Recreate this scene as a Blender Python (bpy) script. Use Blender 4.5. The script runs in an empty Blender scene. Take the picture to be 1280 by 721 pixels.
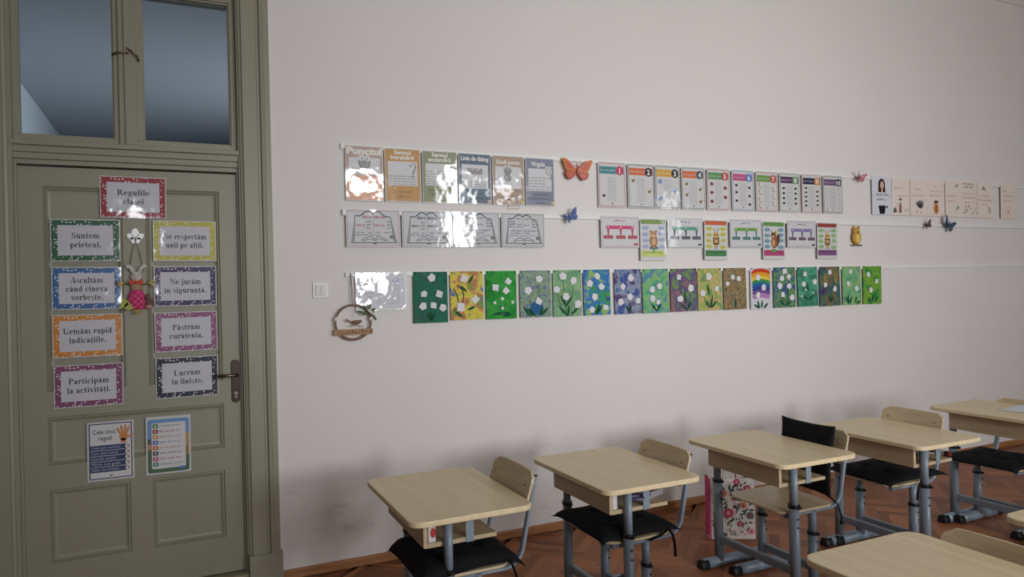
import bpy, bmesh, math, random
from mathutils import Vector, Matrix
rnd = random.Random(7)
SC = bpy.context.scene
COL = SC.collection
PI = math.pi

# ------------------------------------------------------------------ camera, light, exposure
H = 1.515
F_PX, YAW, ROLL = 900.2, 0.4334, -0.0241
fw = Vector((math.sin(YAW), math.cos(YAW), 0.0))
r0 = Vector((math.cos(YAW), -math.sin(YAW), 0.0)); u0 = Vector((0, 0, 1))
rv = math.cos(ROLL) * r0 + math.sin(ROLL) * u0
uv = -math.sin(ROLL) * r0 + math.cos(ROLL) * u0
cam = bpy.data.cameras.new('camera'); cam.sensor_width = 36.0; cam.sensor_fit = 'HORIZONTAL'
cam.lens = F_PX / 1280 * 36.0; cam.clip_start = 0.05
camo = bpy.data.objects.new('camera', cam); COL.objects.link(camo)
camo.matrix_world = Matrix(((rv.x, uv.x, -fw.x, 0.0), (rv.y, uv.y, -fw.y, -4.003), (rv.z, uv.z, -fw.z, H), (0, 0, 0, 1)))
SC.camera = camo
SC.view_settings.view_transform = 'Standard'; SC.view_settings.look = 'None'
SC.view_settings.gamma = 1.0; SC.view_settings.use_curve_mapping = False
SC.view_settings.exposure = -0.2
SC.cycles.max_bounces = 8; SC.cycles.diffuse_bounces = 5
SC.cycles.use_denoising = True
SC.cycles.sample_clamp_indirect = 6.0

W = bpy.data.worlds.new('sky'); SC.world = W; W.use_nodes = True
bg = W.node_tree.nodes['Background']; bg.inputs[0].default_value = (0.62, 0.72, 0.85, 1); bg.inputs[1].default_value = 0.6

ROOM_X0, ROOM_X1, ROOM_Y0, CEIL = -2.6, 10.6, -6.5, 4.02
# unseen openings placed for sheet glare and wall brightness, the first added as fill: (x0, x1, z0, z1, daylight power per square metre)
WIN = [(0.8, 1.75, 1.15, 3.1, 11.0), (-0.60, -0.38, 1.05, 2.62, 24.0), (2.25, 2.8, 1.2, 2.0, 74.0), (2.2, 2.85, 2.88, 3.12, 62.0), (3.75, 4.2, 1.2, 3.3, 36.0), (4.5, 5.1, 3.05, 3.3, 24.0), (5.6, 6.3, 1.2, 1.95, 28.0), (7.9, 8.2, 1.1, 3.2, 22.0)]
def area(name, loc, rot, sx, sy, power, col):
    l = bpy.data.lights.new(name, 'AREA'); l.shape = 'RECTANGLE'; l.size = sx; l.size_y = sy
    l.energy = power; l.color = col
    l.spread = math.radians(SPREAD)
    o = bpy.data.objects.new(name, l); COL.objects.link(o); o.location = loc; o.rotation_euler = rot
    return o
SPREAD = 98; TILT = -0.06
for a, b, c, d, p in WIN:      # one area light behind each opening, tilted slightly down; the first is added fill
    area('window_and_fill_light', ((a + b) / 2, ROOM_Y0 - 0.2, (c + d) / 2), (PI / 2 + TILT, 0, 0), b - a, d - c, p * (b - a) * (d - c), (0.94, 0.97, 1.0))
area('hall_fill_light', (3.3, 5.0, 1.6), (PI / 2 + .5, 0, PI / 2), 3.0, 2.0, 62.0, (0.86, 0.93, 1.0))  # added lamp that brightens the hall behind the panes; no window there

# ------------------------------------------------------------------ materials
def lin(c):
    return tuple(((v / 255) / 12.92 if v / 255 <= 0.04045 else ((v / 255 + 0.055) / 1.055) ** 2.4) for v in c[:3]) + (1.0,)
MC = {}
def mat(name, c, rough=0.6, lam=False, metal=0.0, dots=None, noise=None, spec=0.5):
    key = (name, tuple(c), rough, lam, metal, dots, noise)
    if key in MC: return MC[key]
    m = bpy.data.materials.new(name); m.use_nodes = True
    nt = m.node_tree; b = nt.nodes['Principled BSDF']
    b.inputs['Base Color'].default_value = lin(c); b.inputs['Roughness'].default_value = rough
    b.inputs['Metallic'].default_value = metal; b.inputs['Specular IOR Level'].default_value = spec
    N = nt.nodes.new; L = nt.links.new
    if dots:
        tc = N('ShaderNodeTexCoord'); v = N('ShaderNodeTexVoronoi'); v.inputs['Scale'].default_value = 82.0
        v.inputs['Randomness'].default_value = 0.55
        L(tc.outputs['Object'], v.inputs['Vector'])
        lt = N('ShaderNodeMath'); lt.operation = 'LESS_THAN'; lt.inputs[1].default_value = 0.33
        L(v.outputs['Distance'], lt.inputs[0])
        mx = N('ShaderNodeMix'); mx.data_type = 'RGBA'; L(lt.outputs[0], mx.inputs[0])
        mx.inputs[6].default_value = lin(c); mx.inputs[7].default_value = lin(dots)
        L(mx.outputs[2], b.inputs['Base Color'])
    if noise:                          # (scale, amount): blotchy tone of the thing itself
        tc = N('ShaderNodeTexCoord'); n = N('ShaderNodeTexNoise'); n.inputs['Scale'].default_value = noise[0]
        n.inputs['Detail'].default_value = 4
        L(tc.outputs['Object'], n.inputs['Vector'])
        hs = N('ShaderNodeHueSaturation'); hs.inputs['Color'].default_value = lin(c)
        mr = N('ShaderNodeMapRange'); mr.inputs[1].default_value = 0.3; mr.inputs[2].default_value = 0.7
        mr.inputs[3].default_value = 1 - noise[1]; mr.inputs[4].default_value = 1 + noise[1]
        L(n.outputs['Fac'], mr.inputs[0]); L(mr.outputs[0], hs.inputs['Value']); L(hs.outputs[0], b.inputs['Base Color'])
    if lam:                            # plastic film: a wavy glossy coat
        g = N('ShaderNodeNewGeometry'); n = N('ShaderNodeTexNoise'); n.inputs['Scale'].default_value = 9.0
        n.inputs['Detail'].default_value = 2.0; L(g.outputs['Position'], n.inputs['Vector'])
        bp = N('ShaderNodeBump'); bp.inputs['Strength'].default_value = 1.0; bp.inputs['Distance'].default_value = LAM_BUMP if lam is True else lam
        L(n.outputs['Fac'], bp.inputs['Height'])
        b.inputs['Coat Weight'].default_value = 1.0; b.inputs['Coat Roughness'].default_value = 0.06
        b.inputs['Coat IOR'].default_value = 1.5
        L(bp.outputs['Normal'], b.inputs['Coat Normal'])
    MC[key] = m
    return m
LAM_BUMP = 0.002
def wood(name, c1, c2, axis='Y', scale=1.0, rough=0.4, coat=0.0):
    m = bpy.data.materials.new(name); m.use_nodes = True; nt = m.node_tree; b = nt.nodes['Principled BSDF']
    N = nt.nodes.new; L = nt.links.new
    tc = N('ShaderNodeTexCoord'); mp = N('ShaderNodeMapping')
    s = {'X': (1.5, 28, 28), 'Y': (28, 1.5, 28), 'Z': (28, 28, 1.5)}[axis]
    mp.inputs['Scale'].default_value = tuple(v * scale for v in s)
    n = N('ShaderNodeTexNoise'); n.inputs['Scale'].default_value = 1.6; n.inputs['Detail'].default_value = 5; n.inputs['Distortion'].default_value = 0.4
    L(tc.outputs['Object'], mp.inputs[0]); L(mp.outputs[0], n.inputs['Vector'])
    cr = N('ShaderNodeValToRGB'); cr.color_ramp.elements[0].position = 0.32; cr.color_ramp.elements[1].position = 0.68
    cr.color_ramp.elements[0].color = lin(c1); cr.color_ramp.elements[1].color = lin(c2)
    L(n.outputs['Fac'], cr.inputs[0]); L(cr.outputs[0], b.inputs['Base Color'])
    b.inputs['Roughness'].default_value = rough; b.inputs['Coat Weight'].default_value = coat
    return m
def watercolour(seed, cols, scale=14.0, detail=3.0, dist=1.2):
    m = bpy.data.materials.new('watercolour'); m.use_nodes = True; nt = m.node_tree; b = nt.nodes['Principled BSDF']
    N = nt.nodes.new; L = nt.links.new
    tc = N('ShaderNodeTexCoord'); mp = N('ShaderNodeMapping'); mp.inputs['Location'].default_value = (seed * 3.17, seed * 1.3, seed * 7.7)
    n = N('ShaderNodeTexNoise'); n.inputs['Scale'].default_value = scale; n.inputs['Detail'].default_value = detail; n.inputs['Distortion'].default_value = dist
    L(tc.outputs['Object'], mp.inputs[0]); L(mp.outputs[0], n.inputs['Vector'])
    cr = N('ShaderNodeValToRGB'); e = cr.color_ramp.elements
    k = len(cols)
    pos = [0.27 + 0.46 * i / (k - 1) for i in range(k)]
    e[0].position = pos[0]; e[0].color = lin(cols[0]); e[1].position = pos[-1]; e[1].color = lin(cols[-1])
    for i in range(1, k - 1):
        q = e.new(pos[i]); q.color = lin(cols[i])
    L(n.outputs['Fac'], cr.inputs[0]); L(cr.outputs[0], b.inputs['Base Color'])
    b.inputs['Roughness'].default_value = 0.85; b.inputs['Specular IOR Level'].default_value = 0.15
    return m

# ------------------------------------------------------------------ mesh helpers
class MB:
    """collects geometry, links it as one mesh object"""
    def __init__(s): s.v = []; s.f = []; s.m = []; s.sm = []
    def face(s, pts, mi=0, smooth=False):
        n = len(s.v); s.v += [tuple(p) for p in pts]; s.f.append(tuple(range(n, n + len(pts)))); s.m.append(mi); s.sm.append(smooth)
    def add(s, vs, fs, mi=0, smooth=False):
        n = len(s.v); s.v += [tuple(p) for p in vs]
        for f in fs: s.f.append(tuple(i + n for i in f)); s.m.append(mi); s.sm.append(smooth)
    def box(s, x0, x1, y0, y1, z0, z1, mi=0):
        s.add([(x0, y0, z0), (x1, y0, z0), (x1, y1, z0), (x0, y1, z0), (x0, y0, z1), (x1, y0, z1), (x1, y1, z1), (x0, y1, z1)],
              [(0, 3, 2, 1), (4, 5, 6, 7), (0, 1, 5, 4), (1, 2, 6, 5), (2, 3, 7, 6), (3, 0, 4, 7)], mi)
    def prism(s, pts, a, b, axis='Y', mi=0, smooth=False):
        """extrude a 2-D outline between a and b along an axis"""
        def P(p, t): return {'X': (t, p[0], p[1]), 'Y': (p[0], t, p[1]), 'Z': (p[0], p[1], t)}[axis]
        n = len(pts)
        vs = [P(p, a) for p in pts] + [P(p, b) for p in pts]
        s.add(vs, [tuple(range(n))[::-1], tuple(range(n, 2 * n))] , mi)
        s.add(vs, [(i, (i + 1) % n, n + (i + 1) % n, n + i) for i in range(n)], mi, smooth)
    def sweep(s, path, prof, up=(0, 0, 1), mi=0, smooth=True, caps=True):
        """sweep closed 2-D profile (a, b) along a path; a = side, b = up"""
        P = [Vector(p) for p in path]; rings = []; n = len(prof); up = Vector(up)
        for i, p in enumerate(P):
            t = ((P[min(i + 1, len(P) - 1)] - P[max(i - 1, 0)])).normalized()
            sd = t.cross(up); sd = sd.normalized() if sd.length > 1e-6 else Vector((1, 0, 0))
            u2 = sd.cross(t).normalized()
            rings.append([p + sd * a + u2 * b for a, b in prof])
        vs = [q for r in rings for q in r]; fs = []
        for i in range(len(P) - 1):
            for k in range(n):
                a, b2 = i * n + k, i * n + (k + 1) % n
                fs.append((a, b2, b2 + n, a + n))
        s.add(vs, fs, mi, smooth)
        if caps:
            s.add(rings[0], [tuple(range(n))[::-1]], mi); s.add(rings[-1], [tuple(range(n))], mi)
    def tube(s, path, r, n=10, mi=0, up=(0, 0, 1)):
        s.sweep(path, [(r * math.cos(2 * PI * k / n), r * math.sin(2 * PI * k / n)) for k in range(n)], up, mi)
    def ball(s, c, rx, ry, rz, mi=0, nu=12, nv=8):
        vs = []; fs = []
        for j in range(nv + 1):
            t = PI * j / nv
            for i in range(nu):
                a = 2 * PI * i / nu
                vs.append((c[0] + rx * math.sin(t) * math.cos(a), c[1] + ry * math.sin(t) * math.sin(a), c[2] + rz * math.cos(t)))
        for j in range(nv):
            for i in range(nu):
                a, b = j * nu + i, j * nu + (i + 1) % nu
                fs.append((a, a + nu, b + nu, b))
        s.add(vs, fs, mi, True)
    def build(s, name, mats, parent=None, loc=None, bevel=0, rot=None, fix=True):
        me = bpy.data.meshes.new(name)
        me.from_pydata(s.v, [], s.f); me.validate()
        for m in (mats if isinstance(mats, (list, tuple)) else [mats]): me.materials.append(m)
        if len(me.polygons) == len(s.f):
            for p, mi, sm in zip(me.polygons, s.m, s.sm): p.material_index = mi; p.use_smooth = sm
        if fix:
            bm = bmesh.new(); bm.from_mesh(me); bmesh.ops.remove_doubles(bm, verts=bm.verts, dist=1e-6)
            bmesh.ops.recalc_face_normals(bm, faces=bm.faces); bm.to_mesh(me); bm.free()
        o = bpy.data.objects.new(name, me); COL.objects.link(o)
        if parent: o.parent = parent
        if loc: o.location = loc
        if rot: o.rotation_euler = rot
        if bevel:
            md = o.modifiers.new('edge', 'BEVEL'); md.width = bevel; md.segments = 2; md.limit_method = 'ANGLE'; md.angle_limit = 0.9
        return o
def tag(o, label, cat, group=None):
    o['label'] = label; o['category'] = cat
    if group: o['group'] = group
    return o
def empty(name, loc, label, cat, group=None, rot=None):
    o = bpy.data.objects.new(name, None); o.empty_display_size = 0.1; COL.objects.link(o); o.location = loc
    if rot: o.rotation_euler = rot
    return tag(o, label, cat, group)
def structure(o): o['kind'] = 'structure'; return o
def ell(cx, cy, rx, ry=None, n=20, a0=0, a1=360, rot=0):
    ry = ry or rx; c, s = math.cos(math.radians(rot)), math.sin(math.radians(rot)); out = []
    m = n if a1 - a0 >= 360 else n + 1
    for i in range(m):
        a = math.radians(a0 + (a1 - a0) * i / n); x, y = rx * math.cos(a), ry * math.sin(a)
        out.append((cx + x * c - y * s, cy + x * s + y * c))
    return out
def rrect(x0, y0, x1, y1, r, n=5):
    p = []
    for cx, cy, a in ((x1 - r, y1 - r, 0), (x0 + r, y1 - r, 90), (x0 + r, y0 + r, 180), (x1 - r, y0 + r, 270)):
        p += [(cx + r * math.cos(math.radians(a + 90 * i / n)), cy + r * math.sin(math.radians(a + 90 * i / n))) for i in range(n + 1)]
    return p
def rect(x0, y0, x1, y1): return [(x0, y0), (x1, y0), (x1, y1), (x0, y1)]

# ------------------------------------------------------------------ lettering
def band(cx, cy, rx, ry, wx, wy, a0=0, a1=360, n=18):
    q = []
    for i in range(n):
        b0, b1 = math.radians(a0 + (a1 - a0) * i / n), math.radians(a0 + (a1 - a0) * (i + 1) / n)
        def o(a): return (cx + rx * math.cos(a), cy + ry * math.sin(a))
        def k(a): return (cx + (rx - wx) * math.cos(a), cy + (ry - wy) * math.sin(a))
        q.append([o(b0), o(b1), k(b1), k(b0)])
    return q
R_ = lambda a, b, c, d: [rect(a, b, c, d)]
DOT = lambda x, y, r: [ell(x, y, r, r, 12)]
BREVE = lambda x: band(x, .66, .12, .12, .06, .05, 190, 350, 8)
CARET = lambda x: [[(x - .13, .54), (x - .07, .54), (x, .62), (x, .69)], [(x + .13, .54), (x, .69), (x, .62), (x + .07, .54)]]
COMMA = lambda x: [[(x - .06, -.06), (x + .06, -.06), (x + .05, -.13), (x - .03, -.22), (x - .01, -.13)]]
STEM = lambda x, top: R_(x, 0, x + .13, top) + R_(x - .05, 0, x + .18, .035) + R_(x - .05, top - .035, x + .07, top)
def glyphs():
    G = {}
    arch = lambda x: band(x + .055, .29, .155, .18, .125, .06, 0, 150) + R_(x + .085, 0, x + .21, .29) + R_(x + .035, 0, x + .26, .035)
    G['n'] = (STEM(.07, .47) + arch(.22), .52); G['m'] = (STEM(.07, .47) + arch(.22) + arch(.48), .79)
    G['u'] = (R_(.07, .15, .2, .47) + R_(.01, .435, .14, .47) + band(.225, .17, .155, .18, .13, .06, 180, 340) + R_(.31, 0, .435, .47) + R_(.26, .435, .37, .47) + R_(.42, 0, .5, .035), .52)
    G['r'] = (STEM(.07, .47) + band(.32, .28, .13, .2, .05, .06, 60, 170) + DOT(.35, .395, .075), .42)
    G['l'] = (STEM(.07, .69), .28)
    G['ı'] = (STEM(.07, .47), .28); G['i'] = (STEM(.07, .47) + DOT(.13, .62, .08), .28); G['î'] = (STEM(.07, .47) + CARET(.13), .28)
    G['j'] = (R_(.08, -.06, .21, .47) + R_(.02, .435, .14, .47) + DOT(.145, .62, .08) + band(.06, -.06, .15, .14, .12, .05, 240, 360) + DOT(.0, -.14, .06), .29)
    G['t'] = (R_(.08, .12, .205, .58) + R_(.01, .425, .31, .47) + band(.2, .13, .12, .14, .12, .06, 180, 330), .34)
    G['ț'] = (G['t'][0] + COMMA(.18), .34)
    G['e'] = (band(.225, .235, .205, .245, .13, .045, 0, 315) + R_(.09, .24, .42, .28), .46)
    G['c'] = (band(.225, .235, .205, .245, .13, .045, 50, 315) + DOT(.345, .375, .07), .44)
    G['o'] = (band(.235, .235, .215, .245, .13, .04), .48)
    G['a'] = (band(.18, .135, .155, .145, .12, .045) + R_(.245, .05, .37, .35) + band(.215, .335, .155, .145, .12, .05, 0, 150) + DOT(.095, .365, .06) + R_(.34, 0, .46, .045), .47)
    G['ă'] = (G['a'][0] + BREVE(.2), .47); G['â'] = (G['a'][0] + CARET(.2), .47)
    G['s'] = (band(.195, .35, .145, .13, .1, .045, 40, 270) + band(.195, .13, .155, .14, .11, .045, -140, 90) + R_(.15, .2, .24, .27), .39)
    G['ș'] = (G['s'][0] + COMMA(.2), .39)
    G['g'] = (band(.205, .31, .175, .17, .115, .04) + band(.205, -.06, .195, .135, .08, .05) + R_(.06, .05, .33, .12) + R_(.33, .42, .45, .47), .46)
    bowl = lambda x: band(x, .235, .205, .245, .13, .045)
    G['p'] = (R_(.08, -.2, .21, .47) + R_(.02, -.2, .28, -.165) + R_(.02, .435, .14, .47) + bowl(.27), .52)
    G['b'] = (R_(.08, .02, .21, .69) + R_(.02, .655, .14, .69) + bowl(.27), .52)
    G['d'] = (R_(.3, 0, .43, .69) + R_(.24, .655, .36, .69) + R_(.42, 0, .5, .035) + bowl(.235), .52)
    G['v'] = ([[(.02, .47), (.17, .47), (.29, .13), (.235, 0)], [(.235, 0), (.29, .02), (.46, .47), (.4, .47)]] + R_(0, .435, .23, .47) + R_(.33, .435, .5, .47), .5)
    G['.'] = (DOT(.12, .07, .085), .26); G[' '] = ([], .27)
    cs = lambda x, t=.69: R_(x, 0, x + .15, t) + R_(x - .06, 0, x + .21, .035) + R_(x - .06, t - .035, x + .21, t)
    G['P'] = (cs(.09) + band(.3, .51, .24, .18, .15, .045, -95, 95), .6)
    G['R'] = (cs(.09) + band(.3, .52, .23, .17, .15, .045, -95, 95) + [[(.28, .36), (.42, .36), (.66, .02), (.66, 0), (.5, 0)]], .7)
    G['L'] = (cs(.09) + R_(.2, 0, .58, .04) + [[(.58, 0), (.6, .2), (.565, .2), (.5, .03)]], .64)
    G['N'] = (R_(.11, 0, .15, .69) + R_(.03, 0, .24, .035) + R_(.03, .655, .2, .69) + [[(.11, .69), (.28, .69), (.64, .0), (.6, .0), (.57, .0)]] + R_(.6, 0, .64, .69) + R_(.52, .655, .72, .69), .74)
    G['A'] = ([[(.02, 0), (.07, 0), (.35, .69), (.31, .69)], [(.31, .7), (.4, .7), (.66, 0), (.49, 0)]] + R_(.16, .2, .5, .24) + R_(-.02, 0, .19, .035) + R_(.42, 0, .72, .035), .71)
    G['S'] = (band(.27, .5, .2, .19, .12, .045, 30, 270) + band(.27, .19, .21, .19, .13, .045, -150, 90) + R_(.2, .29, .34, .4) + R_(.43, .48, .465, .69) + R_(.05, 0, .085, .2), .54)
    G['U'] = (R_(.09, .22, .24, .69) + R_(.02, .655, .31, .69) + band(.36, .23, .27, .24, .15, .06, 180, 360) + R_(.59, .22, .63, .69) + R_(.52, .655, .71, .69), .73)
    return G
GLY = glyphs()
def serif_polys(s):
    out = []; x = 0
    for ch in s:
        g, adv = GLY[ch]
        out += [[(px + x, py) for px, py in p] for p in g]; x += adv
    return out, x
TXT = {}
def sans_polys(s, bold=0.0):
    if (s, bold) in TXT: return TXT[(s, bold)]
    cu = bpy.data.curves.new('t', 'FONT'); cu.body = s; cu.size = 1.0; cu.offset = bold; cu.resolution_u = 3
    o = bpy.data.objects.new('t', cu); COL.objects.link(o)
    dg = bpy.context.evaluated_depsgraph_get(); dg.update()
    me = bpy.data.meshes.new_from_object(o.evaluated_get(dg))
    polys = [[(me.vertices[i].co.x, me.vertices[i].co.y) for i in p.vertices] for p in me.polygons]
    xs = [x for p in polys for x, y in p] or [0, 1]
    polys = [[(x - min(xs), y) for x, y in p] for p in polys]; w = max(xs) - min(xs)
    bpy.data.objects.remove(o); bpy.data.curves.remove(cu); bpy.data.meshes.remove(me)
    TXT[(s, bold)] = (polys, w); return TXT[(s, bold)]

# ------------------------------------------------------------------ flat printed things on a vertical surface
LAYER = 0.0003
class Sheet:
    def __init__(s, name, label, cat, group, x0, x1, z0, z1, y, base, thick=0.0008, tilt=0.0, roll=0.0, outline=None):
        s.w, s.h = x1 - x0, z1 - z0; s.name = name; s.t = thick
        s.loc = ((x0 + x1) / 2, y - abs(s.h / 2 * math.sin(math.radians(tilt))), (z0 + z1) / 2); s.rot = (math.radians(tilt), math.radians(roll), 0)
        s.label, s.cat, s.group = label, cat, group
        s.parts = {None: [MB(), []]}; s.plabel = {}
        o = outline or rect(-s.w / 2, -s.h / 2, s.w / 2, s.h / 2)
        mb = s.parts[None][0]; s.parts[None][1].append(base)
        n = len(o)
        mb.face([(p[0], -thick, p[1]) for p in o]); mb.face([(p[0], 0, p[1]) for p in o[::-1]])
        for i in range(n):
            a, b = o[i], o[(i + 1) % n]
            mb.face([(a[0], -thick, a[1]), (a[0], 0, a[1]), (b[0], 0, b[1]), (b[0], -thick, b[1])])
    def poly(s, pts, m, layer=1, part=None):
        if part not in s.parts: s.parts[part] = [MB(), []]
        mb, ms = s.parts[part]
        if m not in ms: ms.append(m)
        y = -s.t - LAYER * layer
        ar = sum(pts[i][0] * pts[(i + 1) % len(pts)][1] - pts[(i + 1) % len(pts)][0] * pts[i][1] for i in range(len(pts)))
        if ar < 0: pts = pts[::-1]
        mb.face([(p[0], y, p[1]) for p in pts], ms.index(m))
    def frame(s, x0, z0, x1, z1, t, m, layer=1, part=None):
        for r in (rect(x0, z1 - t, x1, z1), rect(x0, z0, x1, z0 + t), rect(x0, z0 + t, x0 + t, z1 - t), rect(x1 - t, z0 + t, x1, z1 - t)):
            s.poly(r, m, layer, part)
    def line(s, pts, wd, m, layer=2, part=None):
        for (x0, y0), (x1, y1) in zip(pts, pts[1:]):
            d = math.hypot(x1 - x0, y1 - y0) or 1e-6; nx, ny = -(y1 - y0) / d * wd / 2, (x1 - x0) / d * wd / 2
            s.poly([(x0 + nx, y0 + ny), (x0 - nx, y0 - ny), (x1 - nx, y1 - ny), (x1 + nx, y1 + ny)], m, layer, part)
    def text(s, t, cx, base, size, m, width=None, layer=2, part=None, serif=False, bold=0.0, align='C', rot=0.0):
        s.nt = getattr(s, 'nt', 0) + 1; part = part or 'lettering#%d' % s.nt
        polys, w = serif_polys(t) if serif else sans_polys(t, bold)
        k = (width / w) if width else size
        x0 = cx - w * k / 2 if align == 'C' else cx
        ky = size
        for p in polys:
            q = [(x0 + x * k, base + y * ky) for x, y in p]
            s.poly(q, m, layer, part)
    def scribble(s, x0, x1, base, h, m, layer=2, part='small_print', gap=0.12):
        """small print too fine to read in the photograph: word-shaped runs of short strokes"""
        s.np = getattr(s, 'np', 0) + 1; part = part + '#%d' % s.np
        x = x0
        while x < x1 - h * 0.3:
            n = rnd.randint(3, 8)
            for i in range(n):
                if x > x1 - h * 0.3: break
                w = h * rnd.choice((0.42, 0.5, 0.55)); hh = h * rnd.choice((0.62, 0.62, 0.62, 0.95, 0.7))
                s.poly(rect(x, base, x + w * 0.32, base + hh), m, layer, part)
                b0 = base + h * rnd.choice((0.0, 0.25, 0.45))
                s.poly(rect(x, b0, x + w * 0.9, b0 + h * 0.18), m, layer, part)
                x += w
            x += h * (0.45 + gap)
    def done(s):
        mb, ms = s.parts.pop(None)
        o = mb.build(s.name, ms, None, s.loc, rot=s.rot, fix=False); tag(o, s.label, s.cat, s.group)
        for k, (b, m2) in s.parts.items():
            c = b.build(k.split('#')[0], m2, o, fix=False)
            if k in s.plabel: c['label'] = s.plabel[k]
        s.root = o
        return o

# ------------------------------------------------------------------ the room
M_WALL = mat('wall_paint', (228, 222, 218), 0.85, noise=(1.2, 0.015), spec=0.2)
nt = M_WALL.node_tree; N = nt.nodes.new; L = nt.links.new; b = nt.nodes['Principled BSDF']
src = b.inputs['Base Color'].links[0].from_socket
g = N('ShaderNodeNewGeometry'); sp = N('ShaderNodeSeparateXYZ'); L(g.outputs['Position'], sp.inputs[0])
mp = N('ShaderNodeMapping'); mp.inputs['Scale'].default_value = (7, 7, 16); L(g.outputs['Position'], mp.inputs[0])
no = N('ShaderNodeTexNoise'); no.inputs['Scale'].default_value = 1.0; no.inputs['Detail'].default_value = 4; L(mp.outputs[0], no.inputs['Vector'])
m1 = N('ShaderNodeMapRange'); m1.inputs[1].default_value = .6; m1.inputs[2].default_value = .72; L(no.outputs['Fac'], m1.inputs[0])
m2 = N('ShaderNodeMapRange'); m2.inputs[1].default_value = .62; m2.inputs[2].default_value = .4; L(sp.outputs['Z'], m2.inputs[0])
m3 = N('ShaderNodeMath'); m3.operation = 'MULTIPLY'; L(m1.outputs[0], m3.inputs[0]); L(m2.outputs[0], m3.inputs[1])
m4 = N('ShaderNodeMath'); m4.operation = 'MULTIPLY'; L(m3.outputs[0], m4.inputs[0]); m4.inputs[1].default_value = .22
mxx = N('ShaderNodeMix'); mxx.data_type = 'RGBA'; L(m4.outputs[0], mxx.inputs[0]); L(src, mxx.inputs[6]); mxx.inputs[7].default_value = lin((90, 84, 84)); L(mxx.outputs[2], b.inputs['Base Color'])
M_WALL2 = mat('bounce_cut_grey', (168, 166, 162), 0.9)  # unseen walls greyed to cut bounced light, not a paint of their own
M_CEIL = mat('ceiling_paint', (232, 229, 224), 0.9)
M_GREEN = mat('sage_door_paint', (148, 144, 124), 0.42, noise=(3.0, 0.03))
M_SKIRT = wood('oak_skirting', (150, 98, 58), (176, 120, 74), 'X', 1.0, 0.45)
M_HALL = mat('hall_paint', (205, 212, 220), 0.9)
DX0, DX1, DZ1 = -0.71, 0.31, 3.10           # door opening in the wall
mb = MB()
mb.box(ROOM_X0 - .3, DX0, 0, .3, 0, CEIL); mb.box(DX1, ROOM_X1 + .3, 0, .3, 0, CEIL); mb.box(DX0, DX1, 0, .3, DZ1, CEIL)
structure(mb.build('wall_north', M_WALL, fix=False))
mb = MB(); mb.box(ROOM_X0 - .3, ROOM_X0, ROOM_Y0, 0, 0, CEIL); structure(mb.build('wall_west', M_WALL2))
mb = MB(); mb.box(ROOM_X1, ROOM_X1 + .3, ROOM_Y0, 0, 0, CEIL); structure(mb.build('wall_east', M_WALL2))
mb = MB()
gx = sorted({ROOM_X0 - .3, ROOM_X1 + .3} | {v for w in WIN for v in w[:2]}); gz = sorted({0, CEIL} | {v for w in WIN for v in w[2:4]})
for a, b in zip(gx, gx[1:]):
    for c, d in zip(gz, gz[1:]):
        if not any(w[0] <= a and b <= w[1] and w[2] <= c and d <= w[3] for w in WIN): mb.box(a, b, ROOM_Y0 - .3, ROOM_Y0, c, d)
structure(mb.build('wall_south', M_WALL2, fix=False))
mb = MB(); mb.box(ROOM_X0 - .3, ROOM_X1 + .3, ROOM_Y0 - .3, 0.3, CEIL, CEIL + .2); structure(mb.build('ceiling', M_CEIL))
mb = MB(); mb.prism([(0, CEIL), (0, CEIL - .035), (-.012, CEIL - .035), (-.045, CEIL)], DX1, ROOM_X1, 'X'); structure(mb.build('trim_1', M_CEIL))

# herringbone parquet: every board a face with its own tone
def floor_mesh():
    bw, bl = 0.055, 0.33; k = int(round(bl / bw)); vs = []; fs = []; tone = []; uvs = []
    def board(x, y, horiz):
        w, h = (bl, bw) if horiz else (bw, bl)
        g = 0.0006
        q = [(x + g, y + g), (x + w - g, y + g), (x + w - g, y + h - g), (x + g, y + h - g)]
        c = math.cos(PI / 4); r = [((px - py) * c, (px + py) * c) for px, py in q]
        r = [(px + 3.0, py - 3.0) for px, py in r]
        if min(p[0] for p in r) < ROOM_X0 or max(p[0] for p in r) > ROOM_X1 or min(p[1] for p in r) < ROOM_Y0 or min(p[1] for p in r) > 0.0: return
        n = len(vs); vs.extend([(a, min(b, 0.0), 0.0) for a, b in r]); fs.append((n, n + 1, n + 2, n + 3))
        tone.append(rnd.random())
        uvs.append([(0, 0), (1, 0), (1, 1), (0, 1)] if horiz else [(0, 0), (0, 1), (1, 1), (1, 0)])
    for q in range(-230, 231):
        for m in range(-20, 21):
            board((q + 2 * k * m) * bw, q * bw, True)                    # runs along the first direction
            board(q * bw, (q - 2 * k + 1 + 2 * k * m) * bw, False)       # runs across it
    return vs, fs, tone, uvs
vs, fs, tone, uvs = floor_mesh()
M_FLOOR = bpy.data.materials.new('herringbone_parquet'); M_FLOOR.use_nodes = True
nt = M_FLOOR.node_tree; b = nt.nodes['Principled BSDF']; N = nt.nodes.new; L = nt.links.new
at = N('ShaderNodeAttribute'); at.attribute_name = 'tone'
uvn = N('ShaderNodeUVMap'); mp = N('ShaderNodeMapping'); mp.inputs['Scale'].default_value = (2.0, 9.0, 1)
ge = N('ShaderNodeNewGeometry')
L(uvn.outputs[0], mp.inputs[0]); av = N('ShaderNodeVectorMath'); av.operation = 'ADD'; L(mp.outputs[0], av.inputs[0]); L(ge.outputs['Position'], av.inputs[1])
no = N('ShaderNodeTexNoise'); no.inputs['Scale'].default_value = 1.7; no.inputs['Detail'].default_value = 5; L(av.outputs[0], no.inputs['Vector'])
ad = N('ShaderNodeMath'); ad.operation = 'MULTIPLY_ADD'; L(no.outputs['Fac'], ad.inputs[0]); ad.inputs[1].default_value = 0.55; 
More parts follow.
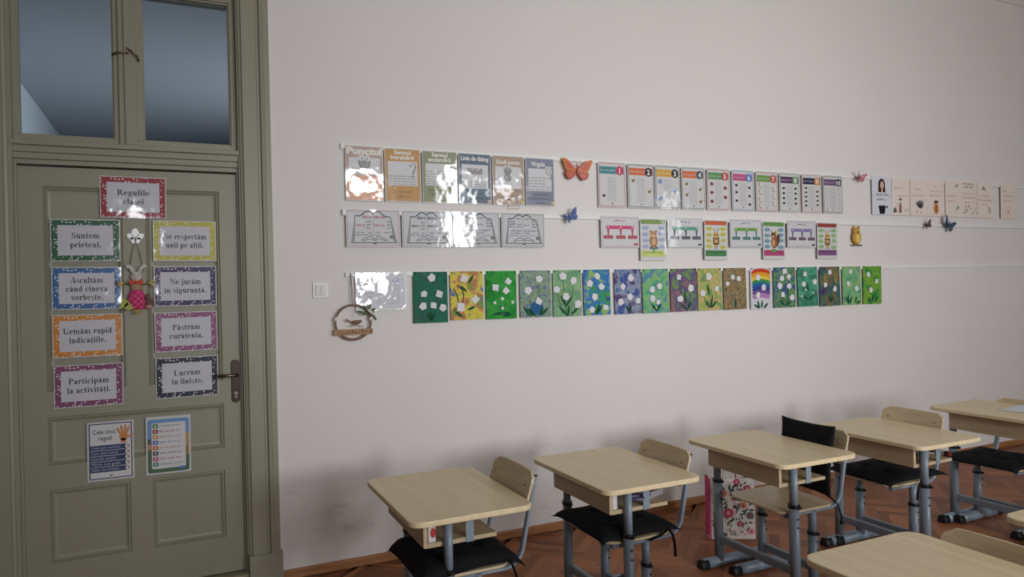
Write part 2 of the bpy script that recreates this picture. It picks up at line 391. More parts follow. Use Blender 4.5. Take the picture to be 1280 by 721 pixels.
mu = N('ShaderNodeMath'); mu.operation = 'MULTIPLY'; L(at.outputs['Fac'], mu.inputs[0]); mu.inputs[1].default_value = 0.5; L(mu.outputs[0], ad.inputs[2])
cr = N('ShaderNodeValToRGB'); cr.color_ramp.elements[0].position = 0.2; cr.color_ramp.elements[1].position = 0.85
cr.color_ramp.elements[0].color = lin((110, 64, 40)); cr.color_ramp.elements[1].color = lin((172, 110, 70))
L(ad.outputs[0], cr.inputs[0]); L(cr.outputs[0], b.inputs['Base Color'])
b.inputs['Roughness'].default_value = 0.45; b.inputs['Specular IOR Level'].default_value = 0.25
M_GAP = mat('floor_gap', (62, 38, 26), 0.7)
mb = MB(); mb.box(ROOM_X0 - .3, ROOM_X1 + .3, ROOM_Y0 - .3, 0.0, -0.1, -0.002)
fl = structure(mb.build('floor', wood('parquet_far', (74, 58, 46), (100, 80, 64), 'X', 1.0, 0.4)))
me = bpy.data.meshes.new('floor_boards'); me.from_pydata(vs, [], fs); me.materials.append(M_FLOOR)
a_ = me.attributes.new('tone', 'FLOAT', 'FACE'); a_.data.foreach_set('value', tone)
ul = me.uv_layers.new(name='UVMap'); ul.data.foreach_set('uv', [c for q in uvs for p in q for c in p])
fb = structure(bpy.data.objects.new('floor_boards', me)); COL.objects.link(fb); fb.parent = fl; fb.location = (0, 0, 0)

mb = MB(); mb.prism([(0, 0), (-.018, 0), (-.018, .036), (-.012, .046), (0, .046)], .468, ROOM_X1, 'X'); mb.prism([(0, 0), (-.018, 0), (-.018, .036), (-.012, .046), (0, .046)], ROOM_X0, -.868, 'X'); structure(mb.build('baseboard_north', M_SKIRT))
# white wooden hanging strips on the wall
M_STRIP = mat('white_strip', (236, 234, 230), 0.45)
for n, (z, h, d) in enumerate(((2.336, .024, .014), (1.972, .026, .022), (1.624, .022, .013))):
    mb = MB(); mb.box(.838 + .01 * (n == 2), ROOM_X1, -d, 0, z - h, z); structure(mb.build('trim_%d' % (n + 2), M_STRIP, bevel=.003))
    mb = MB(); mb.box(.826 + .01 * (n == 2), .846, -d - .004, 0, z - h - .005, z + .002)
    c = mb.build('end_cap', M_STRIP, bevel=.002); c.parent = bpy.data.objects['trim_%d' % (n + 2)]; c['kind'] = 'structure'

# ------------------------------------------------------------------ door, frame, fanlight
def casing_prof(d):      # stepped moulding seen in plan, from the opening outwards
    return [(0, 0), (0, -.012 * d), (.012, -.016 * d), (.016, -.026 * d), (.085, -.026 * d), (.09, -.02 * d), (.1, -.02 * d), (.106, -.034 * d), (.122, -.036 * d), (.126, -.028 * d), (.152, -.028 * d), (.156, 0)]
mb = MB()
pr = [(DX1 + a - .004, y) for a, y in casing_prof(1)]; mb.prism(pr, .16, 3.25, 'Z')
pr = [(DX0 - a + .004, y) for a, y in casing_prof(1)]; mb.prism(pr[::-1], .16, 3.25, 'Z')
mb.prism([(y, DZ1 - .004 + a) for a, y in casing_prof(1)], DX0 - .15, DX1 + .15, 'X')
for x0, x1 in ((DX1 - .006, DX1 + .158), (DX0 - .158, DX0 + .006)): mb.box(x0, x1, -.04, 0, 0, .16)   # plinth blocks
frame = structure(mb.build('door_1_frame', M_GREEN))
mb = MB()
for x0, x1 in ((DX0, DX0 + .022), (DX1 - .012, DX1)):
    mb.box(x0, x1, 0.0, .14, 0, DZ1)
for x0, x1 in ((DX0 + .012, DX0 + .032), (DX1 - .022, DX1 - .008)): mb.box(x0, x1, .03, .14, 0, 2.16)
mb.box(DX0, DX1, 0, .14, DZ1 - .02, DZ1)
c = structure(mb.build('jamb', M_GREEN)); c.parent = frame
mb = MB()   # transom bar, stepped
for x0, z0, z1, y in ((0, 2.158, 2.182, .03), (0, 2.182, 2.212, .018), (0, 2.212, 2.244, .01), (0, 2.244, 2.268, -.004)):
    mb.box(DX0 + .012, DX1 - .008, y, .14, z0, z1)
c = structure(mb.build('transom_bar', M_GREEN, bevel=.003)); c.parent = frame
mb = MB(); mb.box(DX0, DX1, -.01, .3, 0, .062); c = structure(mb.build('threshold', mat('threshold_paint', (150, 146, 118), .5), bevel=.004)); c.parent = frame

# door leaf with five recessed panels
def leaf():
    mb = MB(); x0, x1, z0, z1, y = -.688, .298, .07, 2.15, .05
    pan = [(-.58, -.247, 1.075, 2.057), (-.145, .2, 1.075, 2.057), (-.58, .2, .722, .952), (-.58, -.238, .256, .604), (-.14, .198, .256, .604)]
    gx = sorted({x0, x1} | {v for p in pan for v in p[:2]}); gz = sorted({z0, z1} | {v for p in pan for v in p[2:]})
    for a, b in zip(gx, gx[1:]):
        for c, d in zip(gz, gz[1:]):
            m, q = (a + b) / 2, (c + d) / 2
            if any(p[0] < m < p[1] and p[2] < q < p[3] for p in pan): continue
            mb.face([(a, y, c), (b, y, c), (b, y, d), (a, y, d)])
    for p in pan:
        prev = None
        for ins, dep in ((0, 0), (.004, .010), (.012, .006), (.02, .014), (.03, .016)):
            r = [(p[0] + ins, y + dep, p[2] + ins), (p[1] - ins, y + dep, p[2] + ins), (p[1] - ins, y + dep, p[3] - ins), (p[0] + ins, y + dep, p[3] - ins)]
            if prev:
                for k in range(4): mb.face([prev[k], prev[(k + 1) % 4], r[(k + 1) % 4], r[k]])
            prev = r
        mb.face(prev)
    mb.box(x0, x1, y + .017, y + .045, z0, z1)
    for a, b in (((x0, z0), (x1, z0)), ((x1, z0), (x1, z1)), ((x1, z1), (x0, z1)), ((x0, z1), (x0, z0))):
        mb.face([(a[0], y, a[1]), (a[0], y + .02, a[1]), (b[0], y + .02, b[1]), (b[0], y, b[1])])
    return mb
door = structure(leaf().build('door_1', M_GREEN, fix=False))
M_BRONZE = mat('dark_bronze', (62, 54, 46), 0.35, metal=0.8)
mb = MB(); mb.prism(rrect(.24, .952, .281, 1.176, .018), .043, .05, 'Y'); e = structure(mb.build('escutcheon', M_BRONZE, door, bevel=.002)); e['label'] = 'dark bronze long lock plate'
mb = MB(); mb.tube([(.266, .045, 1.098), (.266, .0, 1.098), (.255, -.008, 1.099), (.225, -.01, 1.1), (.172, -.008, 1.1)], .0085, 10); mb.ball((.172, -.008, 1.1), .009, .009, .009)
e = structure(mb.build('door_handle', mat('worn_brass', (120, 104, 84), .3, metal=.9), door)); e['label'] = 'worn metal lever handle'
mb = MB(); mb.prism(ell(.262, 1.0, .009, .009, 14) , .040, .0432, 'Y'); mb.prism(rect(.258, .976, .266, .997), .040, .0432, 'Y')
structure(mb.build('keyhole', mat('lock_cylinder', (150, 140, 120), .3, metal=.8), door))

mb = MB()   # fanlight: two casements and a mullion
def ring(mb, x0, x1, z0, z1, t, y0, y1, ti=None):
    mb.box(x0, x1, y0, y1, z0, z0 + t); mb.box(x0, x1, y0, y1, z1 - t, z1)
    mb.box(x0, x0 + t, y0, y1, z0 + t, z1 - t); mb.box(x1 - t, x1, y0, y1, z0 + t, z1 - t)
mb.box(-.247, -.168, .022, .12, 2.268, 3.08); mb.box(-.222, -.19, .01, .03, 2.268, 3.08)
win = structure(mb.build('window_1', M_GREEN, bevel=.004))
M_GLASS = bpy.data.materials.new('pane_glass'); M_GLASS.use_nodes = True
nt = M_GLASS.node_tree; nt.nodes.clear(); N = nt.nodes.new; L = nt.links.new
out = N('ShaderNodeOutputMaterial'); mx = N('ShaderNodeMixShader'); tr = N('ShaderNodeBsdfTransparent'); gl = N('ShaderNodeBsdfGlossy')
fr = N('ShaderNodeFresnel'); fr.inputs['IOR'].default_value = 1.5; tr.inputs[0].default_value = (0.93, 0.96, 0.97, 1); gl.inputs['Roughness'].default_value = 0.02
L(fr.outputs[0], mx.inputs[0]); L(tr.outputs[0], mx.inputs[1]); L(gl.outputs[0], mx.inputs[2]); L(mx.outputs[0], out.inputs[0])
for x0, x1 in ((-.698, -.24), (-.172, .298)):
    mb = MB(); t = .030
    ring(mb, x0, x1, 2.268, 3.078, t, .04, .085); ring(mb, x0 + t, x1 - t, 2.268 + t, 3.078 - t, .007, .05, .08)
    cs = structure(mb.build('casement', M_GREEN, win, bevel=.003))
    mb = MB(); mb.box(x0 + t, x1 - t, .064, .068, 2.268 + t, 3.078 - t); structure(mb.build('pane', M_GLASS, cs))
M_HOOK = mat('latch_brass', (128, 110, 86), .35, metal=.8)
for pts in ([(-.268, .03, 2.716), (-.255, .0, 2.716), (-.21, -.002, 2.722), (-.203, .01, 2.722)], [(-.205, .008, 2.745), (-.185, -.004, 2.728), (-.16, .0, 2.706), (-.158, .04, 2.7)]):
    mb = MB(); mb.tube(pts, .0045, 8); mb.ball(pts[0], .007, .007, .007); mb.ball(pts[-1], .007, .007, .007)
    structure(mb.build('latch', M_HOOK, win))
# the hall seen through the fanlight
mb = MB(); mb.box(-1.75, -1.6, .3, 10, 0, CEIL); structure(mb.build('wall_hall_west', M_HALL))
mb = MB(); mb.box(3.6, 3.75, .3, 10, 0, CEIL); structure(mb.build('wall_hall_east', M_HALL))
mb = MB(); mb.box(-1.75, 3.75, 10, 10.15, 0, CEIL); structure(mb.build('wall_hall_north', M_HALL))
mb = MB(); mb.box(-1.75, 3.75, .3, 10.15, CEIL, CEIL + .2); structure(mb.build('ceiling_hall', mat('hall_ceiling', (166, 172, 180), .9)))
mb = MB(); mb.box(-1.75, 3.75, .0, 10.15, -.1, 0); structure(mb.build('floor_hall', mat('hall_floor', (110, 100, 92), .6)))


# ------------------------------------------------------------------ desks and chairs
M_TOP = wood('beech_laminate', (224, 202, 162), (236, 216, 176), 'Y', .8, .38)
M_EDGE = mat('beech_edge', (186, 163, 128), .5)
M_BOX = wood('beech_board', (180, 158, 126), (198, 176, 142), 'Y', .8, .5)
M_STEEL = mat('blue_grey_steel', (122, 132, 142), .38, noise=(6, .03))
M_STEEL2 = mat('pale_steel', (134, 146, 158), .35)
M_BLACK = mat('black_plastic', (22, 22, 24), .45)
M_PLY = wood('beech_plywood', (200, 178, 143), (214, 194, 158), 'Y', 1.0, .38)
M_PLYV = wood('beech_plywood_upright', (192, 170, 136), (212, 191, 156), 'Y', 1.0, .42)
M_PAD = mat('black_pad_cloth', (24, 24, 27), .9, noise=(20, .2), spec=.2)
def oval(a, b, n=14): return [(a * math.cos(2 * PI * k / n), b * math.sin(2 * PI * k / n)) for k in range(n)]
def column(name, x, y, z0, z1, a, b, m, parent):
    mb = MB(); mb.prism([(x + p, y + q) for p, q in oval(a, b)], z0, z1, 'Z', 0, True); return mb.build(name, m, parent)
def foot_bar(x0, x1, y, parent):
    prof = [(.026 * math.cos(PI * k / 8), .004 + .046 * math.sin(PI * k / 8) ** .8) for k in range(9)]
    mb = MB(); mb.prism([(y + p, q) for p, q in prof], x0 + .02, x1 - .02, 'X', 0, True)
    f = mb.build('foot', M_STEEL2, parent)
    for a, b in ((x0, x0 + .05), (x1 - .05, x1)):
        pr = [(p * 1.12, max(0, q * 1.08 - .005)) for p, q in prof]
        mb = MB(); mb.prism([(y + p, q) for p, q in pr], a, b, 'X', 0, True)
        mb.build('end_cap', M_BLACK, f, bevel=.003)
    return f
def make_desk():
    t = empty('school_desk', (0, 0, 0), '', 'desk')
    mb = MB(); mb.prism(rrect(-.25, -.35, .25, .35, .055, 7), .658, .680, 'Z', 0, False)
    mb.build('table_top', M_TOP, t, bevel=.004)
    mb = MB()
    mb.box(-.174, -.158, -.25, .25, .548, .657); mb.box(-.158, .125, -.25, .25, .548, .564)
    mb.build('storage_shelf', M_BOX, t, bevel=.0015)
    for sy in (-1, 1):
        mb = MB(); mb.box(-.005, .028, sy * .252 - .0015, sy * .252 + .0015, .546, .658); mb.build('hanger_strip', M_STEEL2, t)
        mb = MB(); mb.box(-.14, .19, sy * .266 - .012, sy * .266 + .012, .637, .658); mb.build('top_rail', M_STEEL, t, bevel=.003)
        column('leg', -.10, sy * .266, .03, .455, .021, .028, M_STEEL, t)
        column('leg_extension', -.10, sy * .266, .44, .64, .0165, .0225, M_STEEL2, t)
        mb = MB(); mb.prism([(-.10 + p, sy * .266 + q) for p, q in oval(.024, .031)], .448, .464, 'Z', 0, True)
        mb.tube([(-.10, sy * .266 - .03, .456), (-.10, sy * .266 - .042, .456)], .008, 8); mb.build('collar', M_BLACK, t)
        for z in (.40, .36):
            mb = MB(); mb.tube([(-.103, sy * .266 - .0265, z), (-.103, sy * .266 - .0292, z)], .005, 10, up=(1, 0, 0)); mb.build('peg_hole', M_BLACK, t)
        foot_bar(-.232, .215, sy * .266, t)
    mb = MB(); mb.prism([(-.10 + p, .146 + q) for p, q in rrect(-.013, -.02, .013, .02, .006)], -.27, .27, 'Y'); mb.build('crossbar', M_STEEL, t)
    return t
def make_chair():
    t = empty('school_chair', (0, 0, 0), '', 'chair')
    # plywood seat: rounded front, gentle dip
    n, m = 12, 12; mb = MB(); out = rrect(-.18, -.198, .17, .198, .065, 6)
    mb.prism(out, .408, .42, 'Z'); mb.build('seat', M_PLY, t, bevel=.003)
    # curved backrest
    mb = MB(); K = 12; rows = 8; vs = []; fs = []
    for side, off in ((0, 0), (1, .011)):
        for j in range(rows + 1):
            v = j / rows; z = .600 + .155 * v
            hw = .190
            rz = .036
            if v > 1 - rz / .155: d = (z - (.755 - rz)) / rz; hw -= .036 * (1 - math.sqrt(max(0, 1 - d * d)))
            if z < .63: d = (.63 - z) / .03; hw -= .03 * (1 - math.sqrt(max(0, 1 - d * d)))
            for i in range(K + 1):
                y = hw * (2 * i / K - 1)
                x = .222 + .05 * v + .018 * (1 - (y / .190) ** 2) + off
                vs.append((x, y, z))
    per = (K + 1) * (rows + 1)
    for j in range(rows):
        for i in range(K):
            a = j * (K + 1) + i; q = (a, a + 1, a + K + 2, a + K + 1); fs.append(q); fs.append(tuple(per + v for v in q[::-1]))
    bd = [i for i in range(K + 1)] + [j * (K + 1) + K for j in range(1, rows + 1)] + [rows * (K + 1) + i for i in range(K - 1, -1, -1)] + [j * (K + 1) for j in range(rows - 1, 0, -1)]
    for a, b in zip(bd, bd[1:] + bd[:1]): fs.append((a, b, per + b, per + a))
    mb.add(vs, fs, 0, False); br = mb.build('backrest', M_PLYV, t)
    for sy in (-1, 1):
        mb = MB(); mb.ball((.252, sy * .145, .703), .004, .0055, .0055, 0, 10, 6); mb.build('rivet', mat('rivet_steel', (120, 112, 100), .4, metal=.7), br)
    for sy in (-1, 1):
        path = [(-.15, sy * .17, .394), (.143, sy * .168, .394)]
        for k in range(1, 7):
            a = PI / 2 * k / 6 * .93; path.append((.143 + .085 * math.sin(a), sy * .168, .394 + .085 * (1 - math.cos(a))))
        path += [(.253, sy * .166, .58), (.283, sy * .160, .70), (.291, sy * .158, .735)]
        mb = MB(); mb.sweep(path, oval(.009, .015), (0, 1, 0)); mb.build('side_frame', M_STEEL2, t)
        mb = MB(); mb.ball((.2915, sy * .158, .736), .014, .009, .006); mb.build('end_plug', M_BLACK, t)
        column('leg', .03, sy * .17, .03, .29, .021, .026, M_STEEL, t)
        column('leg_extension', .03, sy * .17, .28, .40, .0165, .021, M_STEEL2, t)
        mb = MB(); mb.prism([(.03 + p, sy * .17 + q) for p, q in oval(.024, .029)], .283, .297, 'Z', 0, True)
        mb.tube([(.03, sy * .17 - .028, .29), (.03, sy * .17 - .04, .29)], .007, 8); mb.build('collar', M_BLACK, t)
        for z in (.25, .21):
            mb = MB(); mb.tube([(.034, sy * .17 - .0245, z), (.034, sy * .17 - .0272, z)], .005, 10, up=(1, 0, 0)); mb.build('peg_hole', M_BLACK, t)
        foot_bar(-.18, .235, sy * .17, t)
    mb = MB(); mb.prism([(.03 + p, .12 + q) for p, q in rrect(-.013, -.02, .013, .02, .006)], -.16, .16, 'Y'); mb.build('crossbar', M_STEEL, t)
    mb = MB(); mb.box(-.10, .12, -.165, .165, .385, .396); mb.build('seat_bracket', M_STEEL, t)
    return t
def copy_thing(src, loc, label, group, rz=0.0, lift=0.0, lifted=()):
    c = src.copy(); COL.objects.link(c); c.location = loc; c.rotation_euler = (0, 0, rz); c['label'] = label; c['group'] = group
    for ch in list(src.children):
        d = ch.copy(); COL.objects.link(d); d.parent = c
        if lift and ch.name.split('.')[0] in lifted: d.location = (0, 0, lift)
        for g in list(ch.children):
            e = g.copy(); COL.objects.link(e); e.parent = d
    return c
DESKS = [((.985, -1.157), 0, 'beech desk nearest the green door, a small red-dotted box on its shelf'),
         ((1.805, -1.157), 0, 'beech desk second from the door along the wall, scissors on its shelf'),
         ((2.716, -1.198), 0, 'beech desk in front of the chair with the upright black cushion'),
         ((3.565, -1.265), 0, 'beech desk fourth from the door along the wall, a rolled thing on its shelf'),
         ((4.51, -1.32), .032, 'taller beech desk with a white sheet on top, last along the wall'),
         ((1.945, -2.72), 0, 'beech desk of the near row, cut off by the bottom of the photo'),
         ((2.845, -2.77), 0, 'beech desk of the near row showing only a corner at the photo edge')]
CHAIRS = [((.996, -1.235), .02, 'beech chair tucked under the desk nearest the green door'),
          ((1.812, -1.19), 0, 'beech chair tucked under the second desk from the green door'),
          ((2.753, -1.245), 0, 'beech chair with bare seat and a black cushion against its back'),
          ((3.573, -1.18), 0, 'beech chair tucked under the fourth desk from the door'),
          ((4.516, -1.27), -.02, 'beech chair under the taller desk with the white sheet'),
          ((1.942, -2.665), -.035, 'beech chair behind the near desk at the bottom of the photo')]
desk0 = make_desk(); LIFT = ('table_top', 'storage_shelf', 'hanger_strip', 'top_rail', 'leg_extension')
desks = []
for i, ((x, y), lf, lab) in enumerate(DESKS):
    if i == 0:
        d = desk0; d.location = (x, y, 0); d['label'] = lab; d['group'] = 'single school desks'
    else: d = copy_thing(desk0, (x, y, 0), lab, 'single school desks', 0, lf, LIFT)
    desks.append(d)
for d, dx in zip(desks, (.018, .006, -.002, -.02, -.02, 0, 0)):      # the leg frames sit a little differently under each top
    for ch in d.children:
        if ch.name.split('.')[0] in ('leg', 'leg_extension', 'collar', 'peg_hole', 'foot', 'crossbar', 'top_rail'): ch.location.x += dx
chair0 = make_chair(); CLIFT = ('seat', 'backrest', 'side_frame', 'end_plug', 'leg_extension', 'seat_bracket')
for i, ((x, y), lf, lab) in enumerate(CHAIRS):
    if i == 0: chair0.location = (x, y, 0); chair0['label'] = lab; chair0['group'] = 'school chairs'
    else: copy_thing(chair0, (x, y, 0), lab, 'school chairs', 0, lf, CLIFT)
for ch in chair0.children:
    if ch.name.split('.')[0] in CLIFT: ch.location = (0, 0, CHAIRS[0][1])

# seat cushions: quilted pads with pulled-out corners and tie straps
def pad_mesh(w, d, thick, droop, seed, pull=.014):
    r2 = random.Random(seed); n = 28; vs = []; fs = []
    ph = [r2.uniform(0, 6.28) for _ in range(6)]
    for side in (1, -1):
        for j in range(n + 1):
            for i in range(n + 1):
                u, v = 2 * i / n - 1, 2 * j / n - 1
                cp = (abs(u) * abs(v)) ** 5
                x = u * (d / 2 + pull * cp - .005 * (1 - v * v)); y = v * (w / 2 + pull * cp - .005 * (1 - u * u))
                e = max(abs(u), abs(v)); fat = thick / 2 * max(0, 1 - e ** 5) ** .5 * (1 - .75 * (abs(u * v)) ** 4)
                for cu, cv in ((-.36, -.36), (.36, -.36), (-.36, .36), (.36, .36)):
                    fat *= 1 - .55 * math.exp(-((u - cu) ** 2 + (v - cv) ** 2) / .012)
                fat *= 1 + .10 * math.sin(5 * u + ph[2]) * math.cos(6 * v + ph[3])
                z = side * fat + .003 * math.sin(4 * u + ph[0]) * math.sin(3.5 * v + ph[1]) - droop * (max(0, abs(u) - .8) / .2) ** 1.5 - droop * .6 * (max(0, abs(v) - .85) / .15) ** 1.5
                vs.append((x, y, z))
    per = (n + 1) ** 2
    for j in range(n):
        for i in range(n):
            a = j * (n + 1) + i; q = (a, a + 1, a + n + 2, a + n + 1); fs.append(q); fs.append(tuple(per + k for k in q[::-1]))
    return vs, fs
def strap(mb, path, wd=.011, th=.0025): mb.sweep(path, [(-wd / 2, -th), (wd / 2, -th), (wd / 2, th), (-wd / 2, th)], (1, 0.3, 0.1))
def cushion(loc, label, rot, w, d, thick, droop, seed, straps, pull=.014):
    t = empty('seat_cushion', loc, label, 'cushion', 'black seat cushions', rot)
    mb = MB(); v, f = pad_mesh(w, d, thick, droop, seed, pull); mb.add(v, f, 0, True); mb.build('pad', M_PAD, t)
    for p in straps:
        mb = MB(); strap(mb, p); mb.build('tie_strap', M_PAD, t)
    return t
hang = lambda x, y, dx: [(x, y, -.012), (x + dx * .4, y - .012, -.03), (x + dx * .8, y - .016, -.07), (x + dx, y - .014, -.13)]
cushion((.985, -1.236, .470), 'black cushion on the chair nearest the green door, corner folded down', (0, -.05, 0), .44, .41, .055, .03, 1, [hang(.15, -.215, .03)])
cushion((1.79, -1.19, .448), 'black cushion on the chair at the second desk from the door', (0, 0, 0), .43, .39, .055, .012, 2, [hang(.15, -.21, .02), [(.15, -.205, -.01), (.1, -.215, -.03), (.05, -.2, -.045)]])
cushion((3.60, -1.19, .444), 'thin black cushion on the chair at the fourth desk from the door', (0, 0, 0), .40, .46, .042, .012, 3, [[(.02, -.205, -.012), (-.03, -.225, -.03), (-.07, -.24, -.07), (-.08, -.245, -.1)]])
cushion((4.45, -1.28, .424), 'flat black cushion on the chair under the taller desk', (0, 0, .06), .43, .44, .040, .010, 4, [])
cushion((2.972, -1.20, .606), 'black cushion standing upright against the back of a chair', (.09, PI / 2 + .14, 0), .385, .345, .030, .0, 5, [[(.17, -.17, .0), (.175, -.215, -.01), (.2, -.225, .02), (.26, -.227, .05), (.30, -.227, .05)]], .004)

# things on the desk shelves
def thing_box(name, loc, label, cat): return empty(name, loc, label, cat)
t = empty('paint_box', (.8465, -1.372, .5645), 'small white box with a red dot on the shelf of the first desk', 'box')
mb = MB(); mb.box(-.0145, .0145, -.03, .05, 0, .082); mb.build('carton', mat('white_carton', (214, 208, 204), .5), t, bevel=.002)
mb = MB(); mb.prism(ell(.004, .036, .0105, .019), -.0308, -.03, 'Y'); mb.build('dot', mat('red_print', (178, 40, 44), .5), t)
mb = MB(); mb.prism(rect(-.0142, .068, .0142, .076), -.0306, -.03, 'Y'); mb.build('label_band', mat('red_print', (178, 40, 44), .5), t)
t = empty('notebook', (1.664, -1.348, .5645), 'white exercise book on edge at the front of the second desk shelf', 'book')
mb = MB(); mb.box(-.011, .011, -.05, .11, 0, .08); mb.build('pages', mat('white_carton', (214, 208, 204), .5), t, bevel=.001)
mb = MB(); mb.box(.0112, .014, -.05, .11, 0, .082); mb.build('cover', mat('dark_cover', (72, 56, 74), .5), t)
t = empty('scissors', (1.775, -1.345, .571), 'purple handled scissors lying on the shelf of the second desk', 'scissors', rot=(0, 0, .5))
M_SC = mat('purple_plastic', (112, 104, 138), .4); M_BL = mat('blade_steel', (150, 150, 155), .25, metal=.9)
for s in (-1, 1):
    mb = MB(); mb.tube([(.026 * math.cos(a) + s * .03, .03 * math.sin(a) - .05, .03) for a in [2 * PI * k / 16 for k in range(17)]], .005, 8); mb.build('handle', M_SC, t)
    mb = MB(); mb.prism([(s * .012, -.02), (-s * .012, .1), (-s * .004, .1), (s * .02, -.02)], .026 + s * .001, .028 + s * .001, 'Z'); mb.build('blade', M_BL, t)
mb = MB(); mb.ball((0, .012, .027), .005, .005, .005); mb.build('pivot_screw', M_BL, t)
t = empty('folded_booklet', (1.9, -1.28, .5645), 'dark booklet lying flat on the shelf of the second desk', 'book', rot=(0, 0, .35))
mb = MB(); mb.box(-.07, .07, -.05, .05, 0, .028); mb.build('pages', mat('grey_pages', (150, 146, 150), .7), t)
mb = MB(); mb.box(-.072, .072, -.052, .052, .0281, .031); mb.build('cover', mat('dark_cover', (72, 56, 74), .5), t)
t = empty('pencil_roll', (3.5, -1.36, .5985), 'grey rolled pencil case with dark red end on the fourth desk shelf', 'pencil case')
mb = MB(); mb.tube([(0, -.14, 0), (.0, .1, 0)], .034, 16); mb.build('roll', mat('grey_felt', (128, 122, 120), .9), t)
t = empty('marker_pen', (3.68, -1.44, .5645), 'dark red cap showing at the end of the fourth desk shelf', 'pen')
mb = MB(); mb.tube([(0, -.05, .02), (0, .08, .02)], .012, 12); mb.build('barrel', mat('grey_felt', (128, 122, 120), .9), t)
mb = MB(); mb.tube([(0, -.075, .02), (0, -.05, .02)], .014, 12); mb.build('cap', mat('dark_red_plastic', (96, 34, 38), .4), t)
t = empty('paper_stack', (4.585, -1.36, .7134), 'thin white sheet lying on the taller desk at the photo edge', 'paper', rot=(0, 0, .12))
mb = MB(); mb.box(-.11, .16, -.13, .08, 0, .004); mb.build('sheets', mat('white_paper', (226, 228, 232), .6), t)
mb = MB(); mb.box(-.113, .163, -.134, .082, -.0004, -.00001); mb.build('backing', mat('dark_cover', (72, 56, 74), .5), t)

# gift bag standing on the floor against the wall behind the third desk
t = empty('gift_bag', (2.97, -.62, 0), 'floral paper gift bag with a pink side standing on the floor behind the third desk', 'bag', rot=(0, 0, -.49))
BAGM = [mat('bag_white', (222, 214, 206), .6), mat('bag_pink', (206, 76, 126), .6), mat('flower_red', (176, 60, 84), .6), mat('leaf_grey_green', (88, 104, 96), .6), mat('leaf_dark', (52, 62, 66), .6), mat('flower_orange', (214, 130, 90), .6), mat('flower_pale', (226, 150, 170), .6), mat('leaf_light', (196, 204, 150), .6)]
bw, bd, bh = .135, .05, .36
mb = MB()
mb.face([(-bw, -bd, 0), (bw, -bd, 0), (bw, -bd, bh), (-bw, -bd, bh)], 0); mb.face([(bw, bd, 0), (-bw, bd, 0), (-bw, bd, bh), (bw, bd, bh)], 0)
for sx in (-1, 1):
    mb.face([(sx * bw, -bd, 0), (sx * (bw - .012), 0, 0), (sx * (bw - .012), 0, bh), (sx * bw, -bd, bh)], 1); mb.face([(sx * (bw - .012), 0, 0), (sx * bw, bd, 0), (sx * bw, bd, bh), (sx * (bw - .012), 0, bh)], 1)
mb.face([(-bw, -bd, .001), (bw, -bd, .001), (bw, bd, .001), (-bw, bd, .001)], 0)
bag = mb.build('bag_body', BAGM, t, fix=False)
sol = bag.modifiers.new('paper', 'SOLIDIFY'); sol.thickness = .0012; sol.offset = -1
mb = MB(); r2 = random.Random(3)
def fl(x, z, r, mi, lay, n=12, ry=None, rot=0): mb.face([(px, -bd - .0006 - .0004 * lay, pz) for px, pz in ell(x, z, r, ry or r, n, rot=rot)], mi)
mb.face([(x, -bd - .0005, z) for x, z in rect(-bw, 0, -bw + .012, bh)], 1)
for k in range(170):
    x, z = r2.uniform(-bw + .025, bw - .015), r2.uniform(.015, bh - .02)
    fl(x, z, r2.uniform(.008, .016), r2.choice((3, 4, 4, 7, 6, 3)), 1 + k % 5, 8, r2.uniform(.003, .007), r2.uniform(0, 180))
for x, z, r, mi in ((-.022, .155, .028, 2), (.03, .34, .018, 2), (.045, .09, .017, 2), (.11, .045, .02, 6), (.065, .2, .02, 5), (.105, .14, .021, 3), (-.075, .13, .02, 2), (-.05, .27, .022, 5), (.09, .3, .02, 2), (.01, .24, .016, 5), (-.08, .31, .014, 2)):
    fl(x, z, r, mi, 7); fl(x, z, r * .4, 2 if mi != 2 else 6, 8)
mb.build('flower_print', BAGM, t, fix=False)
for sy in (-1, 1):
    mb = MB(); mb.tube([(-.05, sy * (bd - .004), bh - .03), (-.048, sy * (bd - .01), bh + .03), (-.03, sy * (bd - .015), bh + .1), (.0, sy * (bd - .016), bh + .12), (.03, sy * (bd - .015), bh + .1), (.048, sy * (bd - .01), bh + .03), (.05, sy * (bd - .004), bh - .03)], .0022, 6); mb.build('cord_handle', mat('pink_cord', (196, 120, 130), .8), t)

# ------------------------------------------------------------------ printed sheets
DZ = .005
INK = mat('black_ink', (26, 26, 30), .6); INKL = mat('black_ink_laminated', (26, 26, 30), .5, lam=True)
WHITE = mat('laminated_white', (214, 212, 214), .5, lam=True); FILM = mat('film_margin', (205, 205, 203), .4, lam=True)
def lam(c, n='laminated_print'): return mat(n, c, .5, lam=True)
def pr(c): return mat('print', c, .8, spec=.25)

